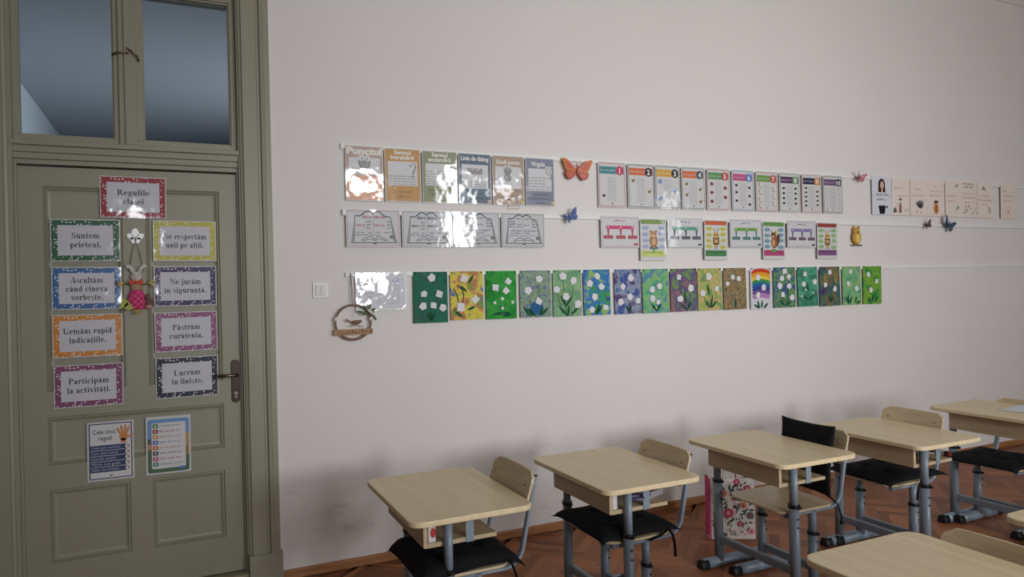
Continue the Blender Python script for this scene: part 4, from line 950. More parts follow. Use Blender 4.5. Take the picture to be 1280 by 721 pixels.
# quote cards, right end of the top row
PINK = (236, 220, 209)
QL = ['white card with a long-haired woman and a black mug', 'beige card with cacti and a tall vase, next to the woman card', 'beige card with one dark leafy plant', 'beige card with an orange vase', 'beige card with a faint sprig top and bottom right, beside the vase card',
      'beige card with dark leaves at the top and green sprigs below', 'beige card with a yellow-green sprig at its top left', 'beige card hanging alone at the far right with a red drop outline']
QX = [(5.016, 5.241), (5.243, 5.459), (5.464, 5.673), (5.676, 5.895), (5.905, 6.115), (6.115, 6.331), (6.334, 6.548), (6.657, 6.870)]
for i, (x0, x1) in enumerate(QX):
    S = Sheet('quote_card', QL[i], 'poster', 'quote cards', x0, x1, 2.030 + DZ, 2.334 + DZ, -.0153, mat('card_white', (218, 218, 224), .7, spec=.25) if i == 0 else mat('card_beige', PINK, .7, spec=.25), thick=.0015, tilt=rnd.uniform(-.4, .8), roll=rnd.uniform(-.3, .3))
    w, h = S.w / 2, S.h / 2; P = 'picture'; tx = pr((168, 150, 140)); tp = pr((206, 160, 142)); gr = pr((92, 100, 96)); bw_ = pr((140, 92, 74))
    if i == 0:
        hair = pr((58, 34, 32)); skin = pr((214, 176, 160))
        S.poly(ell(0, h - .065, .040, .050, 20), hair, 1, P); S.poly([(-.038, h - .07), (.038, h - .07), (.043, h - .125), (-.040, h - .125)], hair, 1, P)
        S.poly(ell(.004, h - .068, .021, .032, 18), skin, 2, P); S.poly(rect(-.006, h - .125, .012, h - .095), skin, 2, P)
        S.scribble(-.07, .08, .0, .022, pr((70, 72, 90)), 1); S.scribble(-.06, .05, -.038, .022, pr((70, 72, 90)), 1)
        for s in (-1, 1): S.line([(s * .092, .008), (s * .098, -.004), (s * .092, -.016)], .003, gr, 1, 'lettering')
        S.poly([(-.042, -h + .073), (.044, -h + .073), (.028, -h + .006), (-.028, -h + .006)], pr((24, 28, 34)), 1, P); S.poly(ell(.058, -h + .062, .011, .009, 10), pr((50, 54, 60)), 1, P)
    else:
        q = {1: ((-.08, .03, .062, tx), (-.04, .09, .0, tp)), 2: ((-.05, .04, .06, tx), (-.08, .08, .01, tp)), 3: ((-.02, .02, .09, tp), (-.07, .06, .05, tp), (-.08, .08, .015, tx)), 4: ((-.08, .05, .02, tx), (-.08, .03, -.025, tp)),
             5: ((-.08, .08, .045, tp), (-.09, .09, .012, tx), (-.07, .06, -.03, tp)), 6: ((-.07, .06, .035, tp), (-.08, .09, -.005, tx), (-.04, .03, -.04, tp)), 7: ((-.08, -.02, .085, tx), (-.06, .07, .04, tx), (-.07, .07, -.005, tp))}[i]
        for a, b_, z, m in q: S.scribble(a, b_, z, .017, m, 1)
        def leaf(x, z, l, a, m, lay=2, fat=.3): S.poly(ell(x + math.cos(math.radians(a)) * l / 2, z + math.sin(math.radians(a)) * l / 2, l / 2, l * fat / 2, 10, rot=a), m, lay, P)
        b0 = -h + .02
        if i == 1:
            P = 'picture#cactus'
            S.poly([(-.092, b0), (-.05, b0), (-.055, b0 + .03), (-.071, b0 + .045), (-.087, b0 + .03)], gr, 1, P); P = 'picture#vase'; S.poly([(-.022, b0), (.008, b0), (.006, b0 + .055), (-.002, b0 + .085), (-.012, b0 + .085), (-.02, b0 + .055)], bw_, 1, P)
            for a in (20, 60, 90, 120, 160): leaf(-.006, b0 + .1, .024, a, gr)
            P = 'picture#stalk'
            S.line([(-.045, b0), (-.036, b0 + .08)], .003, gr, 1, P)
            P = 'picture#sprigs'
            for k in range(5): S.line([(.045 + .012 * k, b0 + .01), (.05 + .01 * k, b0 + .03 + .01 * (k % 3))], .002, gr, 1, P)
        elif i == 2:
            for a in (60, 85, 105, 125, 140): leaf(.02, b0 + .04, .075, a, gr, 1, .28)
            leaf(.02, b0 + .04, .05, 40, gr); S.poly(rect(-.03, b0, -.016, b0 + .025), tp, 1, P); S.poly(rect(.02, b0 - .002, .034, b0 + .02), tp, 1, P)
        elif i == 3:
            S.poly(ell(0, b0 + .045, .032, .048, 18), pr((206, 136, 84)), 1, P); S.poly(rect(-.026, b0 + .09, .028, b0 + .108), pr((96, 76, 60)), 2, P); S.poly(ell(.004, b0 + .045, .012, .032, 12), pr((166, 100, 62)), 2, P)
            for k in range(5): leaf(-.02 + .012 * k, b0 + .1, .018, 60 + 20 * k, gr)
        elif i == 4:
            P = 'picture#top'
            for a in (30, 70, 110, 150, 200): leaf(.05, h - .045, .03, a, pr((150, 150, 130)), 1, .25)
            P = 'picture#bottom'
            for a in (30, 70, 110, 150, 200): leaf(.06, b0 + .05, .03, a + 20, pr((132, 150, 122)), 1, .25)
            S.line([(.03, b0 + .03), (.09, b0 + .09)], .002, pr((132, 150, 122)), 1, P)
        elif i == 5:
            P = 'picture#top'
            for k in range(9): leaf(-.07 + .016 * k, h - .008 - .026 * (k % 2), .02, 250 + 15 * (k % 3), pr((52, 66, 58)), 1, .6)
            P = 'picture#bottom'
            for k in range(10): leaf(-.08 + .016 * k + .03 * (k > 4), b0 + .02 + .02 * (k % 3), .022, 40 * k, pr((84, 132, 84)) if k % 2 else pr((64, 104, 76)), 1, .5)
            S.poly(ell(-.01, b0 + .075, .009), pr((176, 84, 84)), 1, P)
        elif i == 6:
            P = 'picture#top'
            for k, a in enumerate((20, 50, 80, 110, 140, 170)): leaf(-.05 + .012 * k, h - .06, .035, a, pr((158, 158, 92)), 1, .35)
            P = 'picture#bottom'
            S.line([(.05, b0), (.06, b0 + .07)], .003, gr, 1, P)
            for k in range(4): leaf(.056, b0 + .03 + .012 * k, .022, 20 + 140 * (k % 2), gr, 1, .4)
        else:
            for r_, m in ((.045, pr((214, 156, 132))), (.018, pr((186, 92, 70)))):
                P = 'picture#ring%.3f' % r_
                o_ = ell(0, b0 + .045, r_, r_ * 1.05, 28); S.line(o_ + o_[:1], .0028, m, 1, P)
            S.poly(ell(0, b0 + .04, .006, .011, 12), pr((186, 92, 70)), 2, P)
    S.done()

# snowdrop paintings, third row
CB = lambda *a: list(a)
PAL = [CB((38, 92, 70), (46, 112, 92), (58, 96, 84), (70, 130, 112)), CB((70, 110, 176), (206, 190, 72), (214, 204, 96), (196, 120, 96), (110, 160, 70), (150, 110, 130)), CB((30, 104, 44), (46, 140, 58), (70, 160, 72), (36, 120, 60)),
       CB((150, 150, 110), (110, 140, 124), (150, 170, 140), (86, 110, 150), (196, 180, 120)), CB((140, 160, 110), (104, 156, 122), (150, 180, 136), (96, 140, 120)), CB((58, 72, 160), (76, 160, 70), (56, 110, 190), (150, 190, 84), (90, 170, 110)),
       CB((70, 84, 130), (92, 70, 110), (150, 160, 180), (60, 90, 150), (110, 80, 120)), CB((64, 136, 130), (94, 168, 134), (140, 184, 114), (70, 130, 170), (200, 206, 90)), CB((104, 96, 150), (120, 150, 80), (90, 84, 130), (150, 110, 110), (80, 120, 90)),
       CB((196, 170, 110), (140, 170, 90), (204, 176, 120), (110, 160, 90), (150, 100, 130)), CB((30, 34, 34), (190, 176, 146), (44, 66, 48), (206, 140, 84), (84, 122, 90), (34, 36, 50), (170, 170, 150)), CB((212, 210, 214), (206, 204, 212)),
       CB((84, 120, 90), (60, 84, 140), (110, 150, 90), (70, 110, 110), (160, 140, 80)), CB((60, 136, 104), (88, 160, 130), (50, 116, 90), (120, 180, 160)), CB((56, 60, 120), (84, 60, 92), (60, 104, 96), (120, 110, 70), (110, 70, 90)),
       CB((86, 150, 104), (120, 176, 126), (150, 180, 110), (80, 120, 160)), CB((50, 130, 56), (130, 170, 60), (60, 140, 66), (40, 110, 60))]
DX = [(1.217, 1.431), (1.442, 1.657), (1.669, 1.877), (1.894, 2.115), (2.124, 2.335), (2.345, 2.551), (2.578, 2.795), (2.797, 3.017), (3.026, 3.258), (3.257, 3.474), (3.487, 3.701), (3.733, 3.936), (3.955, 4.177), (4.192, 4.402), (4.418, 4.640), (4.660, 4.868), (4.889, 5.105)]
DZ0 = [1.323, 1.332, 1.328, 1.329, 1.325, 1.326, 1.325, 1.323, 1.325, 1.325, 1.323, 1.317, 1.321, 1.323, 1.318, 1.320, 1.319]
# white paper flowers (u, v in 0..1 from top left, size), leaves (u, v, length, angle)
FL = [[(.54, .12, 1.2), (.3, .43, 1), (.75, .44, 1.2), (.26, .67, 1.1), (.57, .66, 1.1), (.84, .71, 1.05)], [(.42, .15, 1.2), (.75, .59, 1.3), (.3, .73, 1.5)], [(.3, .34, 1.2), (.73, .22, 1.1), (.65, .42, 1.1), (.52, .58, .5), (.27, .66, .45), (.86, .66, .45), (.52, .78, .45)],
      [(.62, .19, 1.1), (.26, .42, 1.2), (.59, .66, 1.2)], [(.35, .13, 1.2), (.72, .23, 1.2), (.12, .41, 1.1), (.44, .57, 1.2), (.85, .74, 1.2)], [(.52, .15, 1.1), (.22, .3, 1.1), (.66, .38, 1.1), (.4, .6, 1.1), (.28, .88, 1.1), (.8, .84, 1)],
      [(.6, .19, 1.1), (.3, .39, 1.1), (.55, .62, 1.1), (.2, .73, 1.1), (.85, .72, 1.1)], [(.64, .4, 1.15), (.36, .47, 1.1), (.36, .67, 1.1), (.56, .76, .9)], [(.32, .2, 1.1), (.76, .46, 1.2), (.34, .7, 1.2)], [(.46, .2, 1.2), (.2, .59, 1.1), (.78, .49, 1.1)],
      [(.4, .22, .9), (.66, .26, 1), (.16, .38, .9)], [(.36, .24, 1.1), (.62, .48, 1.1), (.34, .66, 1.1)], [(.5, .1, 1.2), (.38, .27, 1.1), (.68, .24, 1.1), (.27, .46, 1.2), (.7, .47, 1.1), (.4, .68, 1.1), (.82, .76, 1.1)], [(.36, .18, 1), (.28, .43, 1), (.84, .38, 1.1), (.36, .58, .4), (.74, .66, .4), (.16, .74, .4)],
      [(.5, .14, 1.1), (.26, .46, 1.1), (.72, .57, 1.1)], [(.44, .14, 1), (.3, .45, 1), (.74, .58, 1.1)], [(.28, .22, 1.1), (.72, .4, 1.1), (.4, .63, 1.1)]]
LF = [[(.5, .97, .1, 115), (.5, .97, .1, 65), (.5, .97, .11, 90)], [(.3, .3, .09, -40), (.55, .25, .1, 55), (.5, .8, .09, 20), (.12, .82, .1, -35)], [(.2, .9, .12, 5), (.5, .93, .1, 0), (.8, .9, .09, 170)], [(.3, .98, .13, 125), (.35, .98, .09, 100), (.5, .99, .14, 140), (.6, .98, .11, 65), (.65, .96, .12, 40)],
      [(.45, .78, .13, 120), (.45, .78, .12, 55), (.5, .99, .15, 135), (.5, .99, .12, 80), (.6, .97, .12, 38)], [(.45, .98, .11, 120), (.45, .98, .11, 70), (.45, .98, .12, 50)], [(.5, .96, .08, 110), (.5, .96, .08, 65)], [(.5, .96, .11, 128), (.5, .96, .11, 52)], [(.6, .97, .12, 140), (.6, .97, .12, 58), (.55, .85, .16, 95)],
      [(.46, .94, .1, 120), (.5, .94, .15, 76), (.5, .95, .13, 40), (.45, .6, .1, 102)], [(.5, .97, .12, 95)], [(.4, .98, .1, 150), (.4, .98, .1, 105), (.5, .98, .1, 80), (.6, .98, .1, 40)], [(.5, .96, .12, 140), (.5, .96, .12, 30)], [(.5, .85, .1, 140), (.5, .85, .11, 35), (.5, .6, .1, 95)],
      [(.5, .9, .1, 110), (.5, .9, .1, 70), (.5, .9, .09, 40)], [(.3, .97, .13, 95), (.35, .97, .1, 65), (.65, .95, .09, 70), (.7, .97, .09, 20), (.3, .97, .1, 120)], [(.4, .95, .08, 130), (.5, .95, .09, 95), (.6, .95, .09, 50)]]
DL = ['dark green painting of six white paper snowdrops, first of the row', 'yellow and blue painting of snowdrops with brown stems', 'bright grass green painting with small white flowers', 'mottled grey-green painting with a blue patch above dark leaves', 'pale green painting of five snowdrops on long stems', 'blue and lime green painting of six snowdrops',
      'violet and dark blue painting of five snowdrops', 'turquoise and lime painting with a dark green leaf V', 'lilac and olive painting with a long dark stem', 'ochre and green painting of three snowdrops', 'black-speckled painting with orange dabs and three flowers', 'white painting with a rainbow arc and three flowers',
      'blue-green painting crowded with seven snowdrops, right after the rainbow one', 'sea green painting with three large and three tiny flowers', 'dark blue and plum painting of three snowdrops', 'light green painting with tall leaf blades, second from the row end', 'yellow-green painting of three snowdrops, last of the row']
M_PETAL = mat('white_paper_flower', (224, 220, 222), .8, spec=.2); M_LEAF = mat('dark_green_paper', (30, 84, 58), .8, spec=.2); M_STEMP = mat('stem_paint', (70, 96, 70), .85, spec=.15); M_BR = mat('brown_paint', (78, 56, 54), .85, spec=.15)
M_PIN = mat('dark_pin', (34, 34, 40), .4)
for i, (x0, x1) in enumerate(DX):
    sc, dt, ds = (13, 3, .25)
    if i == 10: sc, dt, ds = (72, 1, .0)
    if i == 3: sc, dt, ds = (30, 3, .5)
    S = Sheet('snowdrop_painting', DL[i], 'painting', 'snowdrop paintings', x0 + .004, x1 - .003, DZ0[i] + DZ, 1.6185 + DZ, -.0143, watercolour(i + 1, PAL[i], sc, dt, ds), tilt=rnd.uniform(-1.2, .2), roll=rnd.uniform(-.7, .7))
    w, h = S.w / 2, S.h / 2
    U = lambda u, v: (-w + u * 2 * w, h - v * 2 * h)
    r3 = random.Random(40 + i)
    if i == 11:
        bands = [(196, 70, 40), (226, 150, 50), (222, 196, 70), (60, 140, 84), (40, 96, 160), (48, 66, 130), (110, 80, 140), (176, 130, 176)]
        for k, c in enumerate(bands):
            v0 = .07 + .085 * k; cu = [U(.06 + .88 * q / 8, v0 - .05 * math.sin(PI * q / 8) + (.04 if q == 0 else 0)) for q in range(9)]
            in0 = .04 + .022 * k; low = [U(min(.97, in0 + (1 - 2 * in0 + .06) * q / 8), v0 + .10 - .04 * math.sin(PI * q / 8)) for q in range(9)]
            S.poly(cu + low[::-1], pr(c), 1 + k, 'rainbow')
    if i == 1:
        for pts in (((.2, .28), (.36, .38), (.4, .5), (.34, .7), (.1, .8)), ((.1, .35), (.2, .5), (.26, .7))): S.line([U(*p) for p in pts], .006, M_BR, 9, 'stem')
    if i == 14:
        for u in (.3, .8): S.poly(ell(*U(u, .3), .02, .045, 14), pr((140, 124, 64)), 1, 'paint_blot')
    if i == 3: S.poly(ell(*U(.52, .8), .045, .04, 14), pr((44, 96, 150)), 8, 'paint_blot')
    for u, v, s_ in FL[i]:
        if s_ > .8 and i in (3, 4, 8, 9, 12): S.line([U(u, v), U(u * .5 + .25, .93)], .0025, M_STEMP, 9, 'stem')
    for u, v, l_, a in LF[i]:
        x, z = U(u, v); r_ = math.radians(a); c_, s_ = math.cos(r_), math.sin(r_)
        L_ = l_ * .62; q = []
        for t_, wd in ((0, .1), (.2, .75), (.5, 1), (.8, .6), (1, 0)): q.append((x + c_ * L_ * t_ - s_ * wd * .0085, z + s_ * L_ * t_ + c_ * wd * .0085))
        for t_, wd in ((.8, .6), (.5, 1), (.2, .75), (0, .1)): q.append((x + c_ * L_ * t_ + s_ * wd * .0085, z + s_ * L_ * t_ - c_ * wd * .0085))
        q = [(max(-w, min(w, a_)), max(-h, min(h, b_))) for a_, b_ in q]
        S.poly(q, M_LEAF, 10, 'paper_leaf#%.3f%d%.3f' % (u, a, l_))
    for u, v, s_ in FL[i]:
        x, z = U(u, v); r_ = .0225 * s_; a0 = r3.uniform(0, 60); n_ = r3.choice((4, 5, 5))
        pts = ell(x, z, r_, r_, n_, rot=a0); pts = [(p[0] + r3.uniform(-.003, .003), p[1] + r3.uniform(-.003, .003)) for p in pts]
        if s_ < .6: pts = ell(x, z, r_, r_, 6, rot=a0)
        S.poly(pts, M_PETAL, 14, 'paper_flower#%.2f%.2f' % (u, v))
    o = S.done()
    for sx in (-1, 1):
        mb = MB(); mb.ball((sx * (w - .012), -.006, h - .009), .0045, .004, .0045, 0, 8, 6); mb.build('push_pin', M_PIN, o)

# ------------------------------------------------------------------ butterflies, owl, wreath, doll, switch
def butterfly(name, label, x, z, y, span, wing_up, wing_low, body, roll=0.0, fold=20, asym=(1, 1)):
    t = empty(name, (x, y, z), label, 'butterfly', 'paper butterflies', (0, math.radians(roll), 0))
    up = [(0, .05), (.10, .16), (.30, .40), (.46, .46), (.50, .40), (.42, .16), (.36, .0), (.16, -.04), (0, -.02)]
    lo = [(0, -.01), (.18, -.03), (.36, -.02), (.38, -.16), (.32, -.30), (.20, -.36), (.12, -.26), (.05, -.12)]
    for sx, k in ((-1, asym[0]), (1, asym[1])):
        f = math.radians(fold)
        for nm, o_, ms in (('upper_wing', up, wing_up), ('lower_wing', lo, wing_low)):
            mb = MB(); T = lambda p, dy: (sx * p[0] * span * k * math.cos(f), -abs(p[0]) * span * k * math.sin(f) + dy, p[1] * span * .74)
            pts = [T(p, 0) for p in o_]; n = len(pts)
            mb.add(pts + [T(p, .0012) for p in o_], [tuple(range(n)), tuple(range(n, 2 * n))[::-1]] + [(i, (i + 1) % n, n + (i + 1) % n, n + i) for i in range(n)], 0)
            c = (sum(p[0] for p in o_) / n, sum(p[1] for p in o_) / n)
            for sc_, mi, dy in ((.86, 1, -.0006), (.45, 2, -.0011)): mb.face([T((c[0] + (p[0] - c[0]) * sc_, c[1] + (p[1] - c[1]) * sc_), dy) for p in o_], mi)
            mb.build(nm, ms, t, fix=False)
    mb = MB(); mb.ball((0, -.004, -.02 * span), span * .025, span * .025, span * .17); mb.ball((0, -.004, span * .14), span * .03, span * .03, span * .035)
    for s in (-1, 1): mb.tube([(0, -.004, span * .16), (s * span * .05, -.008, span * .24), (s * span * .10, -.008, span * .28)], span * .006, 6)
    mb.build('body', body, t)
    return t
mt = lambda *a: [mat('wing_paint', c, .5) for c in a]
butterfly('paper_butterfly', 'large orange red paper butterfly on the top strip', 2.312, 2.252, -.030, .225, mt((214, 140, 66), (206, 112, 76), (198, 98, 78)), mt((160, 80, 76), (200, 96, 76), (206, 112, 84)), mat('butterfly_body', (150, 78, 60), .5), 2, 5)
butterfly('paper_butterfly', 'small blue paper butterfly on the middle strip near the book sheets', 2.245, 1.954, -.036, .125, mt((66, 90, 146), (104, 128, 176), (70, 96, 150)), mt((58, 80, 134), (110, 134, 180), (66, 90, 146)), mat('butterfly_body_dark', (44, 48, 66), .5), -28, 30, (.75, 1.1))
butterfly('paper_butterfly', 'pink butterfly on the top strip next to the number ten card', 4.853, 2.317, -.030, .12, mt((150, 70, 84), (196, 110, 124), (214, 150, 160)), mt((140, 64, 80), (180, 92, 108), (206, 140, 150)), mat('butterfly_body_dark', (44, 48, 66), .5), 15, 35)
butterfly('paper_butterfly', 'small brown purple butterfly on the strip below the vase card', 5.638, 1.955, -.036, .105, mt((64, 40, 46), (108, 66, 72), (84, 52, 58)), mt((60, 40, 46), (100, 60, 66), (70, 44, 50)), mat('butterfly_body_dark', (44, 48, 66), .5), -24, 15, (.7, 1))
butterfly('paper_butterfly', 'dark blue butterfly on the middle strip beside the small brown one', 5.905, 1.962, -.036, .17, mt((34, 44, 60), (54, 84, 122), (40, 62, 98)), mt((36, 44, 54), (58, 78, 92), (80, 100, 100)), mat('butterfly_body_dark', (44, 48, 66), .5), 28, 15, (1, .85))
# owl
t = empty('owl_figure', (4.822, -.022, 1.852), 'small yellow owl ornament on the wall under the middle strip', 'owl ornament')
M_OW = mat('owl_orange', (196, 144, 70), .6); M_OY = mat('owl_yellow', (222, 196, 92), .6); M_OD = mat('owl_dark', (60, 52, 44), .6); M_OT = mat('twig_brown', (126, 100, 76), .8)
mb = MB(); mb.ball((0, 0, 0), .040, .016, .058); mb.ball((0, -.002, .045), .036, .015, .028); mb.build('body', M_OW, t)
mb = MB(); mb.ball((.006, -.011, -.012), .027, .009, .042); mb.build('belly', M_OY, t)
for s in (-1, 1):
    mb = MB(); mb.prism([(s * .012, .064), (s * .032, .058), (s * .030, .088)], -.008, .006, 'Y'); mb.build('ear_tuft', M_OW, t)
    mb = MB(); mb.ball((s * .014, -.014, .045), .012, .004, .013, 0); mb.build('eye_ring', M_OY, t)
    mb = MB(); mb.ball((s * .013, -.018, .045), .005, .003, .006, 0); mb.build('eye', M_OD, t)
    mb = MB(); mb.ball((s * .036, -.004, -.005), .010, .010, .038); mb.build('wing', M_OW, t)
mb = MB(); mb.prism([(-.005, .036), (.005, .036), (0, .024)], -.022, -.014, 'Y'); mb.build('beak', M_OD, t)
mb = MB(); mb.tube([(-.05, -.008, -.064), (0, -.012, -.06), (.05, -.008, -.066)], .006, 8); mb.build('perch', M_OT, t)

# round wall hanging: rattan hoop, wooden word bar, bird, flowers and stars
t = empty('hoop_hanging', (.870, -.024, 1.349), 'round rattan hoop with a wooden bar, bird and flowers hanging by the switch', 'wall hanging')
M_RAT = mat('rattan_brown', (134, 108, 90), .75, noise=(60, .12)); M_BARW = wood('rough_wood_bar', (160, 120, 84), (196, 154, 112), 'X', 2.0, .6); M_STAR = mat('white_felt', (222, 218, 216), .9); M_FLG = mat('leaf_green_felt', (80, 98, 62), .9); M_BIRD = mat('bird_brown', (130, 96, 78), .7); M_CORD = mat('dark_cord', (84, 70, 62), .9)
mb = MB(); mb.tube([(.098 * math.cos(2 * PI * k / 48), -.004, .096 * math.sin(2 * PI * k / 48)) for k in range(49)], .0058, 8, up=(0, 1, 0)); mb.build('hoop', M_RAT, t)
mb = MB(); mb.tube([(.098 * math.cos(2 * PI * k / 48 * .98), -.009, .0915 * math.sin(2 * PI * k / 48 * .98) + .002) for k in range(49)], .0032, 6, up=(0, 1, 0)); mb.build('hoop_twine', M_RAT, t)
mb = MB(); mb.box(-.106, .106, -.016, -.006, -.068, -.036); bar = mb.build('word_bar', M_BARW, t, bevel=.002)
mb = MB()
x = -.092
while x < .09:       # raised worn letters on the bar
    for a, b_ in ((0, .0025), (.007, .0095)): mb.box(x + a, x + b_, -.0175, -.0158, -.061, -.043)
    mb.box(x, x + .0095, -.0175, -.0158, rnd.choice((-.061, -.053, -.046)), rnd.choice((-.0605, -.0525, -.0455)) + .002); x += .0165
mb.build('lettering', mat('bar_letter', (118, 84, 58), .7), bar)
mb = MB(); mb.tube([(.002, -.006, .1), (-.002, -.003, .19), (-.006, .004, .272)], .0016, 6, up=(1, 0, 0)); mb.tube([(-.004, -.006, .1), (-.007, -.003, .19), (-.007, .004, .272)], .0016, 6, up=(1, 0, 0)); mb.build('hanging_cord', M_CORD, t)
mb = MB(); mb.ball((.015, -.01, .0), .024, .010, .012); mb.ball((.036, -.010, .005), .010, .008, .009); mb.prism([(-.006, .002), (-.042, .024), (-.036, .006)], -.013, -.007, 'Y'); mb.prism([(.046, .006), (.056, .003), (.046, .002)], -.012, -.009, 'Y')
mb.tube([(-.02, -.008, -.02), (.02, -.008, -.014), (.055, -.008, -.028)], .002, 6); mb.build('bird', M_BIRD, t)
mb = MB(); mb.tube([(.0, -.008, .094), (-.002, -.008, .05), (.004, -.009, .012)], .0008, 5, up=(1, 0, 0)); mb.build('bird_thread', M_CORD, t)
for cx, cz in ((-.094, .022), (.098, .018)):
    mb = MB(); mb.prism([(cx + (.016 if k % 2 == 0 else .007) * math.cos(PI * k / 5 + .3), cz + (.016 if k % 2 == 0 else .007) * math.sin(PI * k / 5 + .3)) for k in range(10)], -.016, -.011, 'Y'); mb.build('felt_star', M_STAR, t)
for k, (dx, dz, a) in enumerate(((.05, .056, 170), (.07, .07, 120), (.085, .075, 70), (.1, .06, 30), (.095, .04, -30), (.11, .03, -60), (.07, .05, 200), (.088, .05, 10))):
    mb = MB(); r_ = math.radians(a); mb.prism(ell(dx + math.cos(r_) * .01, dz + math.sin(r_) * .01, .017, .0065, 12, rot=a), -.02 - .001 * k, -.017 - .001 * k, 'Y'); mb.build('fabric_leaf', M_FLG, t)
for dx, dz in ((.085, .062), (.097, .052)):
    mb = MB(); mb.ball((dx, -.03, dz), .009, .006, .009); mb.build('fabric_flower', M_STAR, t)

# light switch
t = empty('light_switch', (.7005, 0, 1.531), 'white double rocker light switch on the wall beside the door', 'switch')
M_SW = mat('switch_white', (216, 212, 208), .35); M_SWD = mat('switch_recess', (186, 182, 178), .4)
mb = MB(); mb.prism(rrect(-.0415, -.0415, .0415, .0415, .004), -.009, 0, 'Y'); mb.build('face_plate', M_SW, t, bevel=.002)
mb = MB(); mb.prism(rrect(-.0285, -.0285, .0285, .0285, .002), -.0105, -.009, 'Y'); mb.build('inner_frame', M_SWD, t)
for s in (-1, 1):
    mb = MB(); mb.prism([(-.0135, -.026), (-.017, .026), (-.0105, .026), (-.0105, -.026)], s * .0138 - .0130, s * .0138 + .0130, 'X'); mb.build('rocker', M_SW, t, bevel=.001)

# rabbit doll on the door and the clear hook it hangs from
t = empty('clear_hook', (-.19, .047, 1.812), 'clear plastic double-leaf hook stuck on the door above the rabbit doll', 'hook')
M_CLR = mat('clear_plastic', (196, 198, 192), .15)
mb = MB(); mb.prism(ell(0, .026, .017, .022, 18), -.004, 0, 'Y')
for s in (-1, 1): mb.prism(ell(s * .022, .008, .018, .013, 14, rot=s * 40), -.004, 0, 'Y'); mb.prism(ell(s * .012, -.012, .017, .009, 14, rot=s * 65), -.004, 0, 'Y')
mb.build('base_leaf', M_CLR, t)
mb = MB(); mb.tube([(0, -.004, -.002), (0, -.016, -.006), (0, -.02, .004)], .004, 8, up=(1, 0, 0)); mb.build('prong', M_CLR, t)
t = empty('rabbit_doll', (-.19, .03, 1.545), 'straw rabbit doll in a pink checked skirt hanging on the door', 'doll')
M_FUR = mat('pale_felt', (206, 198, 190), .9); M_BOW = mat('orange_red_bow', (206, 70, 52), .7); M_STRAW = mat('straw', (206, 184, 120), .9); M_SHIRT = mat('tan_shirt', (170, 140, 110), .9); M_TWIG = mat('twig', (110, 100, 72), .9); M_LIME = mat('lime_felt', (172, 182, 90), .9); M_BAG = mat('brown_sack', (116, 84, 76), .9); M_EYE = INK
m = bpy.data.materials.new('pink_check'); m.use_nodes = True; nt = m.node_tree; b = nt.nodes['Principled BSDF']
tc = nt.nodes.new('ShaderNodeTexCoord'); ck = nt.nodes.new('ShaderNodeTexChecker'); ck.inputs['Scale'].default_value = 70; ck.inputs['Color1'].default_value = lin((214, 84, 130)); ck.inputs['Color2'].default_value = lin((176, 44, 92))
nt.links.new(tc.outputs['Object'], ck.inputs['Vector']); nt.links.new(ck.outputs['Color'], b.inputs['Base Color']); b.inputs['Roughness'].default_value = .9; M_CHECK = m
mb = MB(); mb.ball((0, -.004, .074), .026, .018, .026); mb.ball((0, -.018, .066), .010, .006, .008); head = mb.build('head', M_FUR, t)
for s in (-1, 1):
    mb = MB(); mb.sweep([(s * .012, -.002, .094), (s * .022, -.003, .115), (s * .036, -.004, .13), (s * .044, -.004, .118)], oval(.010, .005, 10), (0, 1, 0)); mb.build('ear', M_FUR, head)
    mb = MB(); mb.ball((s * .009, -.021, .08), .0028, .002, .0032, 0, 8, 6); mb.build('eye', M_EYE, head)
mb = MB(); mb.ball((0, -.025, .069), .003, .002, .0025, 0, 8, 6); mb.build('nose', mat('pink_nose', (190, 90, 100), .7), head)
mb = MB()
for s in (-1, 1): mb.prism([(0, .046), (s * .026, .060), (s * .030, .046), (s * .024, .030)], -.024, -.016, 'Y')
mb.ball((0, -.022, .046), .007, .005, .008); mb.build('bow', M_BOW, t)
mb = MB(); mb.ball((0, -.002, .022), .027, .014, .028); mb.build('shirt', M_SHIRT, t)
mb = MB(); K = 24; prof = [(.022, .012), (.034, -.012), (.042, -.045), (.041, -.075), (.028, -.09)]
vs = []; fs = []
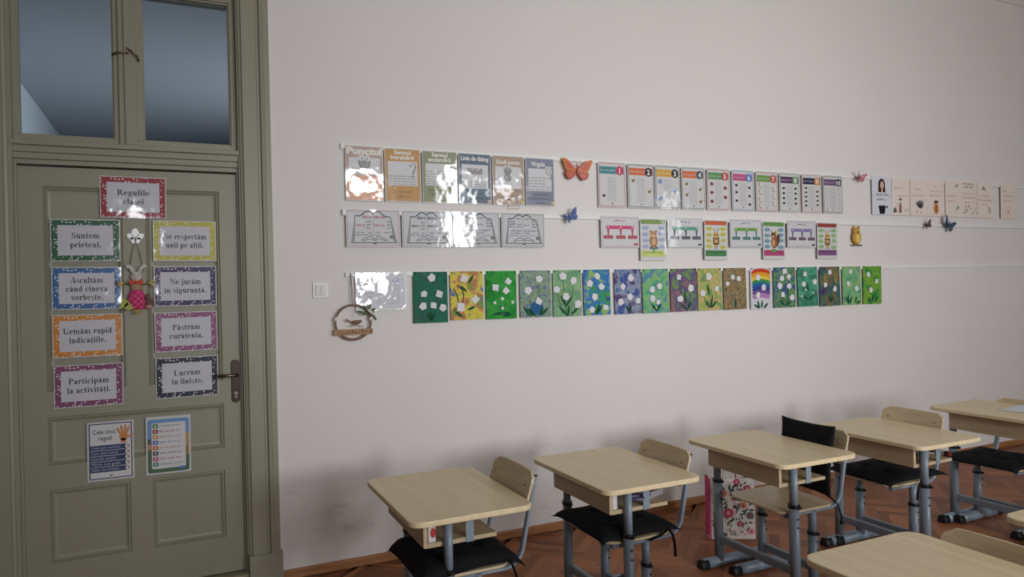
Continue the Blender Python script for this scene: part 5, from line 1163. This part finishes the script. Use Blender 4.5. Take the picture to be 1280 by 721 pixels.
for j, (r_, z) in enumerate(prof):
    for i in range(K):
        a = 2 * PI * i / K; q = r_ * (1 + .05 * math.sin(6 * a) * (j > 1)); vs.append((q * math.cos(a), q * .5 * math.sin(a) - .002, z))
for j in range(len(prof) - 1):
    for i in range(K): a = j * K + i; b2 = j * K + (i + 1) % K; fs.append((a, b2, b2 + K, a + K))
mb.add(vs, fs, 0, True); mb.face(vs[-K:]); mb.build('skirt', M_CHECK, t)
mb = MB(); mb.tube([(-.06, -.004, .042), (0, -.006, .030), (.06, -.004, .04)], .004, 8); mb.build('twig_arms', M_TWIG, t)
def straw_bunch(c, d, n, l, name, m, spread=.5):
    mb = MB(); r_ = random.Random(n * 7 + int(c[0] * 1000))
    for k in range(n):
        v = Vector((d[0] + r_.uniform(-spread, spread), r_.uniform(-.3, .1), d[1] + r_.uniform(-spread, spread))).normalized() * l * r_.uniform(.7, 1.05)
        mb.tube([c, (c[0] + v.x * .5, c[1] + v.y * .5, c[2] + v.z * .5 + .001), (c[0] + v.x, c[1] + v.y, c[2] + v.z)], .0022, 5)
    mb.build(name, m, t)
for s in (-1, 1): straw_bunch((s * .052, -.005, .042), (s * 1.0, -.1), 16, .034, 'straw_hand', M_STRAW)
straw_bunch((0, -.004, -.078), (0, -1), 22, .036, 'straw_feet', M_STRAW, .75)
mb = MB()
for k in range(5): mb.prism(ell(-.055 + .006 * k, -.05 - .008 * k, .022 - .001 * k, .008, 12, rot=100 - 22 * k), -.016 - .002 * k, -.011 - .002 * k, 'Y')
mb.prism([(-.075, -.08), (-.03, -.082), (-.04, -.05), (-.062, -.04)], -.02, -.01, 'Y'); mb.build('felt_leaf', M_LIME, t)
mb = MB(); mb.ball((.056, -.006, -.058), .02, .013, .024); mb.ball((.05, -.01, -.03), .012, .008, .018); mb.build('sack', M_BAG, t)
mb = MB(); mb.ball((.055, -.016, -.078), .018, .010, .011); mb.build('egg', mat('pink_egg', (190, 140, 140), .7), t)
mb = MB(); mb.tube([(-.032, -.004, .1), (-.018, -.003, .19), (0, -.0005, .263), (.018, -.003, .19), (.032, -.004, .1)], .0016, 6, up=(0, 1, 0)); mb.build('hanging_wire', M_CORD, t)
